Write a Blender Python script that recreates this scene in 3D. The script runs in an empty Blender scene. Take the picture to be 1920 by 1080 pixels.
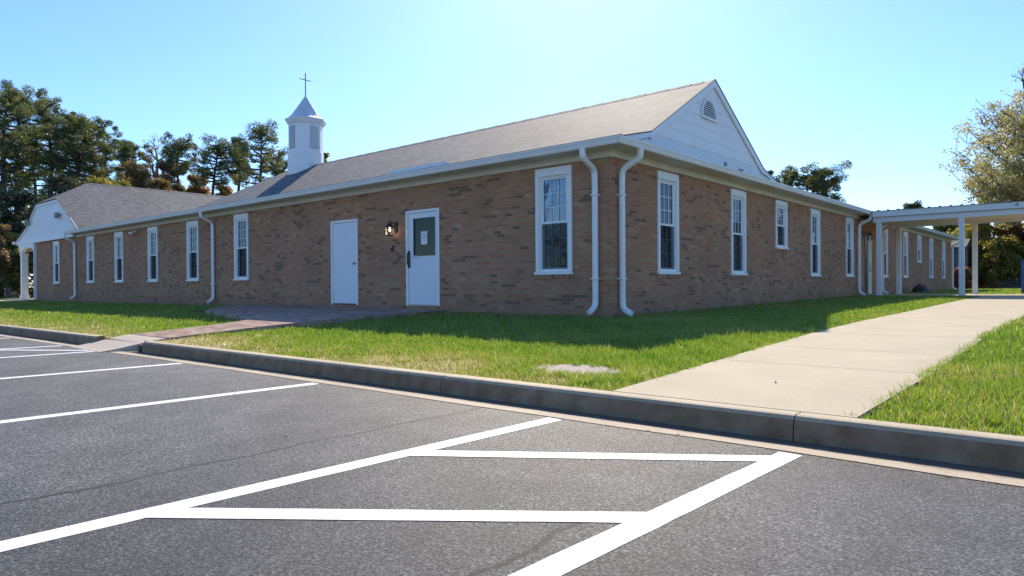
import bpy, math, random
import numpy as np
from mathutils import Vector, Matrix, noise as mnoise

# ------------------------------------------------------------------ camera, sky, sun, exposure
S = bpy.context.scene
COL = S.collection
cam_d = bpy.data.cameras.new("camera")
cam = bpy.data.objects.new("camera", cam_d); COL.objects.link(cam)
cam_d.sensor_width = 36; cam_d.lens = 36 * 1272.8 / 1920
cam_d.clip_start = 0.05; cam_d.clip_end = 3000
m = Matrix(((0.75464, 0.00165, 0.65613), (0.65610, 0.00810, -0.75463), (-0.00656, 0.99997, 0.00503))).to_4x4()
m.translation = (6.5688, -10.2534, 0.4648)
cam.matrix_world = m
S.camera = cam

SUN_EL = math.radians(37.0)
SUN_DIR = Vector((-0.577 * math.cos(SUN_EL), 0.817 * math.cos(SUN_EL), math.sin(SUN_EL)))   # towards the sun
world = bpy.data.worlds.new("World"); S.world = world; world.use_nodes = True
wn = world.node_tree.nodes; wl = world.node_tree.links
sky = wn.new("ShaderNodeTexSky"); sky.sky_type = 'NISHITA'; sky.sun_disc = False
sky.sun_elevation = SUN_EL; sky.sun_rotation = math.radians(-35.2)
sky.air_density = 1.1; sky.dust_density = 0.75; sky.ozone_density = 9.0; sky.altitude = 1000
wn["Background"].inputs[1].default_value = 0.15
wl.new(sky.outputs[0], wn["Background"].inputs[0])
sun_d = bpy.data.lights.new("sun", 'SUN'); sun_d.energy = 4.4; sun_d.angle = math.radians(0.55); sun_d.color = (1.0, 0.88, 0.70)
sun = bpy.data.objects.new("sun", sun_d); COL.objects.link(sun)
sun.rotation_euler = (-SUN_DIR).to_track_quat('-Z', 'Y').to_euler()
S.view_settings.view_transform = 'Standard'; S.view_settings.look = 'None'
S.view_settings.exposure = 0.58; S.view_settings.gamma = 1.0
S.view_settings.use_curve_mapping = False
S.cycles.max_bounces = 8; S.cycles.transparent_max_bounces = 16
S.cycles.sample_clamp_indirect = 6

R = random.Random(11)

# ------------------------------------------------------------------ materials
MATS = {}
class NT:
    def __init__(s, name):
        s.m = bpy.data.materials.new(name); s.m.use_nodes = True
        s.n = s.m.node_tree.nodes; s.l = s.m.node_tree.links
        s.b = s.n["Principled BSDF"]; s.out = s.n["Material Output"]
        MATS[name] = s.m
    def new(s, t, **k):
        nd = s.n.new(t)
        for a, v in k.items(): setattr(nd, a, v)
        return nd
    def link(s, a, b): s.l.new(a, b)
    def math(s, op, a, b=None, c=None):
        nd = s.n.new("ShaderNodeMath"); nd.operation = op
        for i, v in enumerate((a, b, c)):
            if v is None: continue
            if isinstance(v, (int, float)): nd.inputs[i].default_value = v
            else: s.l.new(v, nd.inputs[i])
        return nd.outputs[0]
    def noise(s, vec, scale, detail=4, rough=0.55, dist=0.0):
        nd = s.n.new("ShaderNodeTexNoise"); nd.inputs['Scale'].default_value = scale
        nd.inputs['Detail'].default_value = detail; nd.inputs['Roughness'].default_value = rough
        nd.inputs['Distortion'].default_value = dist
        if vec is not None: s.l.new(vec, nd.inputs['Vector'])
        return nd.outputs[0]
    def ramp(s, fac, stops, interp='LINEAR'):
        nd = s.n.new("ShaderNodeValToRGB"); nd.color_ramp.interpolation = interp
        e = nd.color_ramp.elements
        while len(e) < len(stops): e.new(0.5)
        for i, (p, c) in enumerate(stops):
            e[i].position = p; e[i].color = (c[0], c[1], c[2], 1) if not isinstance(c, (int, float)) else (c, c, c, 1)
        s.l.new(fac, nd.inputs[0]); return nd.outputs[0]
    def mix(s, fac, a, b, mode='MIX'):
        nd = s.n.new("ShaderNodeMix"); nd.data_type = 'RGBA'; nd.blend_type = mode
        for sock, v in ((nd.inputs[0], fac), (nd.inputs[6], a), (nd.inputs[7], b)):
            if isinstance(v, (int, float)): sock.default_value = v
            elif isinstance(v, tuple): sock.default_value = (v[0], v[1], v[2], 1)
            else: s.l.new(v, sock)
        return nd.outputs[2]
    def bump(s, h, strength=0.5, dist=0.01):
        nd = s.n.new("ShaderNodeBump"); nd.inputs['Strength'].default_value = strength
        nd.inputs['Distance'].default_value = dist; s.l.new(h, nd.inputs['Height'])
        s.l.new(nd.outputs[0], s.b.inputs['Normal'])
    def col(s, c):
        if isinstance(c, tuple): s.b.inputs['Base Color'].default_value = (c[0], c[1], c[2], 1)
        else: s.l.new(c, s.b.inputs['Base Color'])
    def rough(s, v):
        if isinstance(v, (int, float)): s.b.inputs['Roughness'].default_value = v
        else: s.l.new(v, s.b.inputs['Roughness'])
    def pos(s): return s.new("ShaderNodeNewGeometry").outputs['Position']
    def uv(s): return s.new("ShaderNodeUVMap", uv_map="UVMap").outputs[0]

def simple(name, c, rough=0.6, var=0.08, scale=6.0, metal=0.0, bump=0.0, spec=None):
    t = NT(name); p = t.pos()
    n = t.noise(p, scale, 5)
    lo = tuple(x * (1 - var) for x in c); hi = tuple(min(1, x * (1 + var)) for x in c)
    t.col(t.ramp(n, [(0.3, lo), (0.7, hi)])); t.rough(rough); t.b.inputs['Metallic'].default_value = metal
    if bump: t.bump(t.noise(p, scale * 8, 3), bump, 0.004)
    if spec is not None: t.b.inputs['Specular IOR Level'].default_value = spec
    return t.m

def mat_brick(name, ulen=0.203, vlen=0.0677, gap=0.010, tone=1.0, kind='wall'):
    t = NT(name); uv = t.uv(); sep = t.new("ShaderNodeSeparateXYZ"); t.link(uv, sep.inputs[0])
    u, v = sep.outputs[0], sep.outputs[1]
    row = t.math('FLOOR', t.math('DIVIDE', v, vlen))
    uo = t.math('ADD', t.math('DIVIDE', u, ulen), t.math('MULTIPLY', t.math('FLOORED_MODULO', row, 2.0), 0.5))
    colm = t.math('FLOOR', uo)
    fu = t.math('MULTIPLY', t.math('FRACT', uo), ulen)
    fv = t.math('MULTIPLY', t.math('FRACT', t.math('DIVIDE', v, vlen)), vlen)
    cmb = t.new("ShaderNodeCombineXYZ"); t.link(colm, cmb.inputs[0]); t.link(row, cmb.inputs[1])
    wn_ = t.new("ShaderNodeTexWhiteNoise", noise_dimensions='2D'); t.link(cmb.outputs[0], wn_.inputs['Vector'])
    r1 = wn_.outputs['Value']
    cmb2 = t.new("ShaderNodeCombineXYZ"); t.link(t.math('ADD', colm, 37.3), cmb2.inputs[0]); t.link(t.math('MULTIPLY', row, 1.7), cmb2.inputs[1])
    wn2 = t.new("ShaderNodeTexWhiteNoise", noise_dimensions='2D'); t.link(cmb2.outputs[0], wn2.inputs['Vector'])
    # clusters of dark clinker bricks
    cn = t.noise(cmb.outputs[0], 0.23, 2)
    k = tone
    if kind == 'wall':
        c = t.ramp(r1, [(0.0, (.48*k, .205*k, .115*k)), (0.3, (.51*k, .258*k, .145*k)), (0.55, (.52*k, .288*k, .170*k)), (0.8, (.50*k, .222*k, .126*k)), (1.0, (.57*k, .345*k, .20*k))])
        dk = t.math('GREATER_THAN', t.math('ADD', wn2.outputs['Value'], t.math('MULTIPLY', t.math('SUBTRACT', cn, 0.5), 1.8)), 0.95)
        c = t.mix(t.math('MULTIPLY', dk, 0.75), c, (.19*k, .125*k, .085*k))
        mort = (.53*k, .38*k, .25*k)
    else:
        c = t.ramp(r1, [(0.0, (.26*k, .16*k, .125*k)), (0.5, (.37*k, .24*k, .19*k)), (1.0, (.44*k, .33*k, .27*k))])
        mort = (.36*k, .31*k, .27*k)
    mm = t.math('MAXIMUM', t.math('LESS_THAN', fu, gap), t.math('LESS_THAN', fv, gap))
    c = t.mix(t.math('MULTIPLY', mm, 0.75), c, mort)
    p = t.pos()
    st = t.ramp(t.noise(p, 0.7, 5), [(0.3, 0.86), (0.7, 1.08)])
    c = t.mix(1.0, c, st, 'MULTIPLY')
    g = t.ramp(t.noise(p, 60, 3), [(0.3, 0.85), (0.7, 1.12)])
    c = t.mix(1.0, c, g, 'MULTIPLY')
    if kind == 'wall':   # damp stain along the foot of the wall, where the soil splashes
        sp = t.new("ShaderNodeSeparateXYZ"); t.link(p, sp.inputs[0])
        z = t.math('ADD', sp.outputs[2], t.math('MULTIPLY', t.noise(p, 1.3, 4), -0.5))
        f = t.new("ShaderNodeMapRange"); f.inputs[1].default_value = -0.35; f.inputs[2].default_value = 0.05
        f.inputs[3].default_value = 0.35; f.inputs[4].default_value = 0.0; t.link(z, f.inputs[0])
        c = t.mix(f.outputs[0], c, (.20, .135, .11))
    t.col(c); t.rough(0.9)
    t.b.inputs['Specular IOR Level'].default_value = 0.25
    t.bump(t.math('ADD', t.math('MULTIPLY', mm, -1.0), t.math('MULTIPLY', t.noise(p, 90, 3), 0.4)), 0.6, 0.006)
    return t.m

def mat_shingle():
    t = NT("roof_shingles"); uv = t.uv(); sep = t.new("ShaderNodeSeparateXYZ"); t.link(uv, sep.inputs[0])
    vl = 0.14; row = t.math('FLOOR', t.math('DIVIDE', sep.outputs[1], vl))
    wr = t.new("ShaderNodeTexWhiteNoise", noise_dimensions='1D'); t.link(row, wr.inputs['W'])
    uo = t.math('ADD', t.math('DIVIDE', sep.outputs[0], 0.17), t.math('MULTIPLY', wr.outputs['Value'], 3.0))
    cmb = t.new("ShaderNodeCombineXYZ"); t.link(t.math('FLOOR', uo), cmb.inputs[0]); t.link(row, cmb.inputs[1])
    w2 = t.new("ShaderNodeTexWhiteNoise", noise_dimensions='2D'); t.link(cmb.outputs[0], w2.inputs['Vector'])
    c = t.ramp(w2.outputs['Value'], [(0, (.070, .076, .088)), (0.5, (.102, .110, .126)), (1, (.152, .160, .178))])
    fv = t.math('FRACT', t.math('DIVIDE', sep.outputs[1], vl))
    edge = t.math('LESS_THAN', fv, 0.10)
    c = t.mix(t.math('MULTIPLY', edge, 0.55), c, (.045, .044, .048))
    tab = t.math('LESS_THAN', t.math('FRACT', uo), 0.06)
    c = t.mix(t.math('MULTIPLY', tab, 0.3), c, (.09, .088, .09))
    p = t.pos(); c = t.mix(1.0, c, t.ramp(t.noise(p, 0.45, 4), [(0.3, 0.82), (0.7, 1.12)]), 'MULTIPLY')
    c = t.mix(1.0, c, t.ramp(t.noise(p, 45, 3), [(0.35, 0.8), (0.65, 1.15)]), 'MULTIPLY')
    t.col(c); t.rough(0.82)
    t.bump(t.math('ADD', t.math('SUBTRACT', 1.0, fv), t.math('MULTIPLY', t.noise(p, 120, 2), 0.3)), 0.55, 0.012)
    return t.m

def mat_asphalt():
    t = NT("asphalt"); p = t.pos(); sp = t.new("ShaderNodeSeparateXYZ"); t.link(p, sp.inputs[0])
    f = t.noise(p, 80, 5, 0.8); c = t.ramp(f, [(0.37, (.018, .0175, .017)), (0.5, (.082, .079, .075)), (0.63, (.36, .345, .32))])
    f2 = t.noise(p, 34, 5, 0.75); c = t.mix(1.0, c, t.ramp(f2, [(0.33, 0.45), (0.67, 1.5)]), 'MULTIPLY')
    f3 = t.noise(p, 0.5, 5, 0.6, 0.6); c = t.mix(1.0, c, t.ramp(f3, [(0.35, 0.72), (0.65, 1.3)]), 'MULTIPLY')
    f4 = t.noise(p, 2.3, 4, 0.6); c = t.mix(1.0, c, t.ramp(f4, [(0.35, 0.78), (0.65, 1.28)]), 'MULTIPLY')
    # dark pits
    vor = t.new("ShaderNodeTexVoronoi"); vor.inputs['Scale'].default_value = 9; t.link(p, vor.inputs['Vector'])
    pit = t.math('LESS_THAN', vor.outputs['Distance'], 0.05)
    c = t.mix(t.math('MULTIPLY', pit, 0.8), c, (.015, .015, .015))
    # paving joint that opened into a crack, and a shorter one
    def crack(x0, w, y0, y1, seed):
        q = t.new("ShaderNodeCombineXYZ"); t.link(sp.outputs[1], q.inputs[1]); q.inputs[0].default_value = seed
        wob = t.math('MULTIPLY', t.math('SUBTRACT', t.noise(q.outputs[0], 1.6, 6, 0.65), 0.5), 0.22)
        d = t.math('ABSOLUTE', t.math('SUBTRACT', t.math('SUBTRACT', sp.outputs[0], x0), wob))
        ww = t.math('MULTIPLY', t.noise(q.outputs[0], 3.1, 3), w * 2)
        a = t.math('LESS_THAN', d, ww)
        b = t.math('MULTIPLY', t.math('GREATER_THAN', sp.outputs[1], y0), t.math('LESS_THAN', sp.outputs[1], y1))
        return t.math('MULTIPLY', a, b)
    ck = t.math('MAXIMUM', crack(3.03, 0.016, -14.0, -6.5, 3.0), crack(5.04, 0.014, -8.9, -7.9, 8.0))
    c = t.mix(t.math('MULTIPLY', ck, 0.95), c, (.008, .008, .008))
    t.col(c); t.rough(t.ramp(f, [(0.35, 0.72), (0.65, 0.42)]))
    t.b.inputs['Specular IOR Level'].default_value = 0.6
    h = t.math('ADD', f, t.math('MULTIPLY', f2, 0.6)); h = t.math('ADD', h, t.math('MULTIPLY', ck, -1.5))
    t.bump(h, 1.0, 0.02)
    return t.m

def mat_concrete(name, c, var=0.12, joints=None, rough=0.85, stain=0.15):
    t = NT(name); p = t.pos()
    f = t.noise(p, 1.1, 6, 0.6); k = t.ramp(f, [(0.3, tuple(x * (1 - var) for x in c)), (0.7, tuple(x * (1 + var) for x in c))])
    g = t.noise(p, 130, 3, 0.7); k = t.mix(1.0, k, t.ramp(g, [(0.3, 0.74), (0.7, 1.2)]), 'MULTIPLY')
    d = t.noise(p, 5, 5, 0.65, 0.8); k = t.mix(t.math('MULTIPLY', t.ramp(d, [(0.55, 0.0), (0.75, 1.0)]), stain), k, tuple(x * 0.45 for x in c))
    t.col(k); t.rough(rough); t.bump(t.math('ADD', g, t.math('MULTIPLY', d, 0.8)), 0.35, 0.006)
    return t.m

def mat_leaf(name, stops, trans=0.45, attr=True):
    t = NT(name)
    a = t.new("ShaderNodeAttribute", attribute_name="tint")
    c = t.ramp(a.outputs['Fac'], stops)
    d = t.new("ShaderNodeBsdfDiffuse"); tr = t.new("ShaderNodeBsdfTranslucent"); gl = t.new("ShaderNodeBsdfGlossy")
    gl.inputs['Roughness'].default_value = 0.45; gl.inputs['Color'].default_value = (1, 1, 1, 1)
    t.link(c, d.inputs['Color'])
    hs = t.new("ShaderNodeHueSaturation"); hs.inputs['Value'].default_value = 1.5; hs.inputs['Saturation'].default_value = 1.1
    t.link(c, hs.inputs['Color']); t.link(hs.outputs[0], tr.inputs['Color'])
    mx = t.new("ShaderNodeMixShader"); mx.inputs[0].default_value = trans
    t.link(d.outputs[0], mx.inputs[1]); t.link(tr.outputs[0], mx.inputs[2])
    m2 = t.new("ShaderNodeMixShader"); m2.inputs[0].default_value = 0.06
    t.link(mx.outputs[0], m2.inputs[1]); t.link(gl.outputs[0], m2.inputs[2])
    t.link(m2.outputs[0], t.out.inputs[0])
    return t.m

def mat_glass(name, tint=(0.6, 0.65, 0.65), refl=1.0):
    t = NT(name); tr = t.new("ShaderNodeBsdfTransparent"); tr.inputs[0].default_value = (*tint, 1)
    gl = t.new("ShaderNodeBsdfGlossy"); gl.inputs['Roughness'].default_value = 0.02
    gl.inputs['Color'].default_value = (0.75, 0.85, 0.95, 1)
    fr = t.new("ShaderNodeFresnel"); fr.inputs[0].default_value = 1.6
    n = t.noise(t.pos(), 1.5, 2); b = t.new("ShaderNodeBump"); b.inputs['Strength'].default_value = 0.12; b.inputs['Distance'].default_value = 0.02
    t.link(n, b.inputs['Height']); t.link(b.outputs[0], gl.inputs['Normal'])
    mx = t.new("ShaderNodeMixShader")
    t.link(t.math('MULTIPLY', fr.outputs[0], 1.15 * refl), mx.inputs[0]); t.link(tr.outputs[0], mx.inputs[1]); t.link(gl.outputs[0], mx.inputs[2])
    t.link(mx.outputs[0], t.out.inputs[0]); return t.m

def mat_screen():
    t = NT("insect_screen"); tr = t.new("ShaderNodeBsdfTransparent"); d = t.new("ShaderNodeBsdfDiffuse")
    d.inputs[0].default_value = (.035, .037, .04, 1); mx = t.new("ShaderNodeMixShader"); mx.inputs[0].default_value = 0.62
    t.link(tr.outputs[0], mx.inputs[1]); t.link(d.outputs[0], mx.inputs[2]); t.link(mx.outputs[0], t.out.inputs[0]); return t.m

def mat_emit(name, c, s):
    t = NT(name); t.b.inputs['Emission Color'].default_value = (*c, 1); t.b.inputs['Emission Strength'].default_value = s
    t.col(c); return t.m

brickM = mat_brick("brick_wall", tone=0.87)
soldierM = mat_brick("brick_sill", ulen=0.0677, vlen=0.30, tone=0.85)
paverM = mat_brick("brick_paving", ulen=0.203, vlen=0.10, gap=0.008, tone=1.0, kind='paving')
shingleM = mat_shingle()
asphaltM = mat_asphalt()
white = simple("white_paint", (.87, .86, .85), 0.45, 0.03, 2.0)
whiteMetal = simple("white_gutter", (.84, .83, .81), 0.35, 0.05, 3.0)
warmLitWhiteM = simple("warm_lit_white", (.72, .69, .60), 0.55, 0.06, 3.0)  # white trim, warm light off the ground put into its colour
sidingM = simple("white_siding", (.88, .87, .86), 0.55, 0.04, 1.5, bump=0.08)
doorM = simple("white_door", (.76, .78, .82), 0.4, 0.02, 1.2)
beigeM = simple("beige_ceiling", (.66, .62, .52), 0.6, 0.05, 2.0)
postM = simple("post_paint", (.80, .78, .76), 0.5, 0.04, 3.0)
def mat_stripe():
    t = NT("white_marking"); p = t.pos(); f = t.noise(p, 120, 4, 0.7)
    c = t.ramp(f, [(0.25, (.55, .55, .55)), (0.42, (.86, .86, .86))]); t.col(c); t.rough(0.55)
    t.bump(f, 0.5, 0.006); return t.m
stripeM = mat_stripe()
def toe_shadow(mat):
    """kerb shadow painted dark along the kerb toe, ragged outer edge"""
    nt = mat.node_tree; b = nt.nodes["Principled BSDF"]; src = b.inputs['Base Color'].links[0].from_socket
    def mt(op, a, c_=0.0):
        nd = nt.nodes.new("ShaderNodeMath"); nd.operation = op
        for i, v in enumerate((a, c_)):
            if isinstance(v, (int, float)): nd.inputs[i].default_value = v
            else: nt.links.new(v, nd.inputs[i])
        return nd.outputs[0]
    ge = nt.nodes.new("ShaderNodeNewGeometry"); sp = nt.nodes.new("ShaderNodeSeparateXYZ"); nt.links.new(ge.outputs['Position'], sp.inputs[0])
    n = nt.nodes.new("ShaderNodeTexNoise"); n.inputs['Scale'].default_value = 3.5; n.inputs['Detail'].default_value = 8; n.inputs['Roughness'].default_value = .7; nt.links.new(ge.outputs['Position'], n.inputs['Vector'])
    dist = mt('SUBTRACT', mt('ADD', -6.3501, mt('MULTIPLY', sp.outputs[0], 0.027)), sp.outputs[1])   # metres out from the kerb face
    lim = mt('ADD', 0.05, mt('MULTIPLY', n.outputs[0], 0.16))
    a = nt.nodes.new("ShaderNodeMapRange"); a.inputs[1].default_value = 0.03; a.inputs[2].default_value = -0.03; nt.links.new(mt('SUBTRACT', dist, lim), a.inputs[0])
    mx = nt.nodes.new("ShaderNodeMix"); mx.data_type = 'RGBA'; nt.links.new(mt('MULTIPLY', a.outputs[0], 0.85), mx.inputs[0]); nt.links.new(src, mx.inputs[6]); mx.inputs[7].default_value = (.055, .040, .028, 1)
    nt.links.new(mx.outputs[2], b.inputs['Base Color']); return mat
walkM = mat_concrete("sidewalk_concrete", (.50, .42, .29), 0.10)
def face_shade(mat):
    """shade painted dark brown on upright kerb faces, mottled by noise"""
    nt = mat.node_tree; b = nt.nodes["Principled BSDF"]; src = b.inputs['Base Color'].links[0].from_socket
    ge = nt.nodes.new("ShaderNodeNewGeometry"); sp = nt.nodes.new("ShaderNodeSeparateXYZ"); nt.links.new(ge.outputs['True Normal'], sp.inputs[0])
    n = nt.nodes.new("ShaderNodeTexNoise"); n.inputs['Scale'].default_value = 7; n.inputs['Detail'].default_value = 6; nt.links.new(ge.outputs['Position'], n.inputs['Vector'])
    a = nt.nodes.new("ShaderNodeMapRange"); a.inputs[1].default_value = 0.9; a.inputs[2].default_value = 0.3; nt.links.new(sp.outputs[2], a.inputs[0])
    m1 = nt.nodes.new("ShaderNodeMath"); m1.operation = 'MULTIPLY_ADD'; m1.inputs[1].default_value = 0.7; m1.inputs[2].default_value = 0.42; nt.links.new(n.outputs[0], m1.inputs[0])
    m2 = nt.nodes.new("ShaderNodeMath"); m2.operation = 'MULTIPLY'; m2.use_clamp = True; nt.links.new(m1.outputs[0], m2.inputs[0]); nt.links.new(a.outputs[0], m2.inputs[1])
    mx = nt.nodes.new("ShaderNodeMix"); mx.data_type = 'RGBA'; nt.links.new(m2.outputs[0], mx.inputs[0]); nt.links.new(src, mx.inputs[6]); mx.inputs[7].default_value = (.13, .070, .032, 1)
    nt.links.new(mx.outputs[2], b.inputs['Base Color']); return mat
kerbM = face_shade(mat_concrete("kerb_concrete", (.52, .42, .29), 0.18, stain=0.4))  # upright faces darkened in the colour to stand for shade
panM = toe_shadow(mat_concrete("gutter_concrete", (.50, .41, .30), 0.16, stain=0.35))  # the kerb's shadow is deepened in the pan colour
soilM = simple("soil_and_turf", (.07, .085, .035), 0.95, 0.35, 3.0, bump=0.6)
forestFloorM = simple("leaf_litter", (.10, .075, .045), 0.95, 0.4, 1.5, bump=0.5)
dirtM = simple("bare_dirt", (.46, .38, .32), 0.95, 0.3, 30.0, bump=0.8)
barkM = simple("pine_bark", (.085, .065, .05), 0.95, 0.35, 5.0, bump=0.8)
greyBarkM = simple("grey_bark", (.17, .145, .13), 0.9, 0.3, 6.0, bump=0.5)
blackM = simple("black_metal", (.018, .018, .02), 0.45, 0.2, 8.0)
bronzeM = simple("dark_bronze", (.06, .065, .06), 0.4, 0.15, 8.0, metal=0.5)
steelM = simple("brushed_steel", (.35, .35, .36), 0.35, 0.1, 8.0, metal=0.9)
galvM = simple("galvanised_pipe", (.30, .31, .33), 0.5, 0.15, 8.0, metal=0.2)
interiorM = simple("interior_plaster", (.45, .40, .33), 0.8, 0.05, 2.0)
curtainM = simple("tan_curtain", (.86, .72, .52), 0.85, 0.06, 4.0)
curtainDarkM = simple("grey_curtain", (.30, .29, .27), 0.85, 0.06, 4.0)
paperM = simple("white_paper", (.82, .83, .86), 0.7, 0.02, 4.0)
inkM = simple("grey_ink", (.12, .13, .2), 0.7, 0.02, 4.0)
glassM = mat_glass("window_glass", (0.88, 0.9, 0.9))
glassDarkM = mat_glass("door_glass", (0.45, 0.45, 0.38), 0.25)
clearM = mat_glass("lantern_glass", (0.95, 0.93, 0.88), 0.12)
screenM = mat_screen()
bulbM = mat_emit("lit_bulb", (1.0, 0.70, 0.34), 4.0)
spireM = simple("spire_metal", (.60, .62, .68), 0.42, 0.04, 1.5)
louvreDarkM = simple("louvre_cavity", (.10, .10, .11), 0.8, 0.1, 4.0)
roofEdgeM = simple("dark_roof_edge", (.07, .068, .068), 0.8, 0.1, 4.0)
canopyRoofM = simple("dark_metal_roof", (.06, .055, .05), 0.45, 0.1, 4.0)
fenceM = simple("weathered_grey_boards", (.14, .14, .155), 0.85, 0.25, 3.0, bump=0.4)
blueM = None
def mat_blue():
    t = NT("blue_panel"); p = t.uv(); f = t.noise(p, 3.5, 3)
    t.col(t.ramp(f, [(0.3, (.01, .02, .16)), (0.55, (.015, .10, .34)), (0.75, (.02, .22, .40))])); t.rough(0.35); return t.m
blueM = mat_blue()
sackM = simple("black_plastic", (.018, .017, .02), 0.5, 0.3, 6.0)
redM = simple("red_cloth", (.22, .02, .02), 0.7, 0.2, 6.0)

pineM = mat_leaf("pine_needles", [(0.0, (.045, .065, .022)), (0.5, (.095, .120, .036)), (0.85, (.17, .175, .05)), (1.0, (.28, .19, .07))], 0.45)
oliveM = mat_leaf("olive_leaves", [(0.0, (.08, .09, .02)), (0.5, (.22, .21, .04)), (1.0, (.42, .33, .07))], 0.5)
darkLeafM = mat_leaf("dark_leaves", [(0.0, (.035, .05, .02)), (0.6, (.075, .09, .03)), (1.0, (.20, .12, .05))], 0.35)
orangeM = mat_leaf("orange_leaves", [(0.0, (.16, .10, .04)), (0.5, (.34, .18, .06)), (1.0, (.48, .30, .11))], 0.5)
rustM = mat_leaf("rust_leaves", [(0.0, (.09, .08, .035)), (0.5, (.22, .15, .06)), (1.0, (.38, .26, .10))], 0.5)
yellowM = mat_leaf("yellow_leaves", [(0.0, (.17, .17, .08)), (0.45, (.36, .34, .15)), (0.8, (.52, .44, .16)), (1.0, (.60, .52, .38))], 0.45)
redLeafM = mat_leaf("red_leaves", [(0.0, (.10, .03, .02)), (0.6, (.20, .07, .04)), (1.0, (.40, .22, .08))], 0.45)
grassM = mat_leaf("grass_blades", [(0.0, (.050, .10, .016)), (0.35, (.145, .245, .028)), (0.6, (.25, .32, .045)), (0.8, (.36, .28, .10)), (1.0, (.56, .48, .32))], 0.58)
litterM = mat_leaf("fallen_leaf", [(0.0, (.30, .20, .12)), (1.0, (.65, .60, .52))], 0.3)

# ------------------------------------------------------------------ mesh helpers
class MB:
    """collects faces, then links them as ONE mesh object; every face gets a planar UV in metres"""
    def __init__(s): s.v = []; s.f = []; s.mi = []; s.cur = 0; s.smooth = False
    def face(s, pts):
        i = len(s.v); s.v += [tuple(p) for p in pts]; s.f.append(tuple(range(i, i + len(pts)))); s.mi.append(s.cur)
    def box(s, x0, y0, z0, x1, y1, z1):
        a = [(x0, y0, z0), (x1, y0, z0), (x1, y1, z0), (x0, y1, z0), (x0, y0, z1), (x1, y0, z1), (x1, y1, z1), (x0, y1, z1)]
        for q in ((0, 3, 2, 1), (4, 5, 6, 7), (0, 1, 5, 4), (1, 2, 6, 5), (2, 3, 7, 6), (3, 0, 4, 7)): s.face([a[k] for k in q])
    def prism(s, poly, ext):
        """extrude planar polygon (list of 3d pts) by vector ext"""
        e = Vector(ext); A = [Vector(p) for p in poly]; B = [p + e for p in A]
        n = Vector((0, 0, 0))
        for i in range(len(A)): n += A[i].cross(A[(i + 1) % len(A)])
        if n.dot(e) > 0: A, B = [Vector(p) for p in reversed(A)], [Vector(p) for p in reversed(B)]
        s.face(A); s.face(list(reversed(B)))
        for i in range(len(A)):
            j = (i + 1) % len(A); s.face([A[j], A[i], B[i], B[j]])
    def tube(s, path, rad, sides=8, caps=True, squash=None):
        """rad: number or list; squash=(a,b) makes an oval section"""
        P_ = [Vector(p) for p in path]; n = len(P_)
        rads = rad if isinstance(rad, (list, tuple)) else [rad] * n
        up = None; rings = []
        for i in range(n):
            t = (P_[min(i + 1, n - 1)] - P_[max(i - 1, 0)]).normalized()
            if up is None:
                up = Vector((0, 0, 1)) if abs(t.z) < 0.9 else Vector((0, 1, 0))
            b = t.cross(up)
            if b.length < 1e-4: b = t.cross(Vector((1, 0, 0)))
            b.normalize(); up = b.cross(t).normalized()
            a_, b_ = squash if squash else (1, 1)
            rings.append([P_[i] + (b * math.cos(2 * math.pi * (k + .5) / sides) * a_ + up * math.sin(2 * math.pi * (k + .5) / sides) * b_) * rads[i] for k in range(sides)])
        base = len(s.v)
        for r in rings: s.v += [tuple(p) for p in r]
        for i in range(n - 1):
            for k in range(sides):
                k2 = (k + 1) % sides
                s.f.append((base + i * sides + k, base + (i + 1) * sides + k, base + (i + 1) * sides + k2, base + i * sides + k2)); s.mi.append(s.cur)
        if caps:
            s.f.append(tuple(base + k for k in range(sides))); s.mi.append(s.cur)
            s.f.append(tuple(base + (n - 1) * sides + k for k in reversed(range(sides)))); s.mi.append(s.cur)
    def lathe(s, c, prof, sides=16):
        """prof: list of (r, z)"""
        cx, cy = c; base = len(s.v)
        for r, z in prof:
            for k in range(sides):
                a = 2 * math.pi * (k + .5) / sides; s.v.append((cx + r * math.cos(a), cy + r * math.sin(a), z))
        for i in range(len(prof) - 1):
            for k in range(sides):
                k2 = (k + 1) % sides
                s.f.append((base + i * sides + k, base + i * sides + k2, base + (i + 1) * sides + k2, base + (i + 1) * sides + k)); s.mi.append(s.cur)
        s.f.append(tuple(base + k for k in reversed(range(sides)))); s.mi.append(s.cur)
        s.f.append(tuple(base + (len(prof) - 1) * sides + k for k in range(sides))); s.mi.append(s.cur)
    def build(s, name, mats, parent=None, smooth=False):
        me = bpy.data.meshes.new(name); me.from_pydata(s.v, [], s.f)
        mats = mats if isinstance(mats, (list, tuple)) else [mats]
        for m_ in mats: me.materials.append(m_)
        uvl = me.uv_layers.new(name="UVMap")
        Z = Vector((0, 0, 1))
        for p in me.polygons:
            p.material_index = s.mi[p.index]; p.use_smooth = smooth
            n = p.normal
            if abs(n.z) > 0.97 or n.length < 0.5: ua, va = Vector((1, 0, 0)), Vector((0, 1, 0))
            else:
                ua = Z.cross(n).normalized(); va = n.cross(ua).normalized()
            for li in p.loop_indices:
                co = me.vertices[me.loops[li].vertex_index].co
                uvl.data[li].uv = (co.dot(ua), co.dot(va))
        o = bpy.data.objects.new(name, me); COL.objects.link(o)
        if parent is not None: o.parent = parent
        return o

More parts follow.
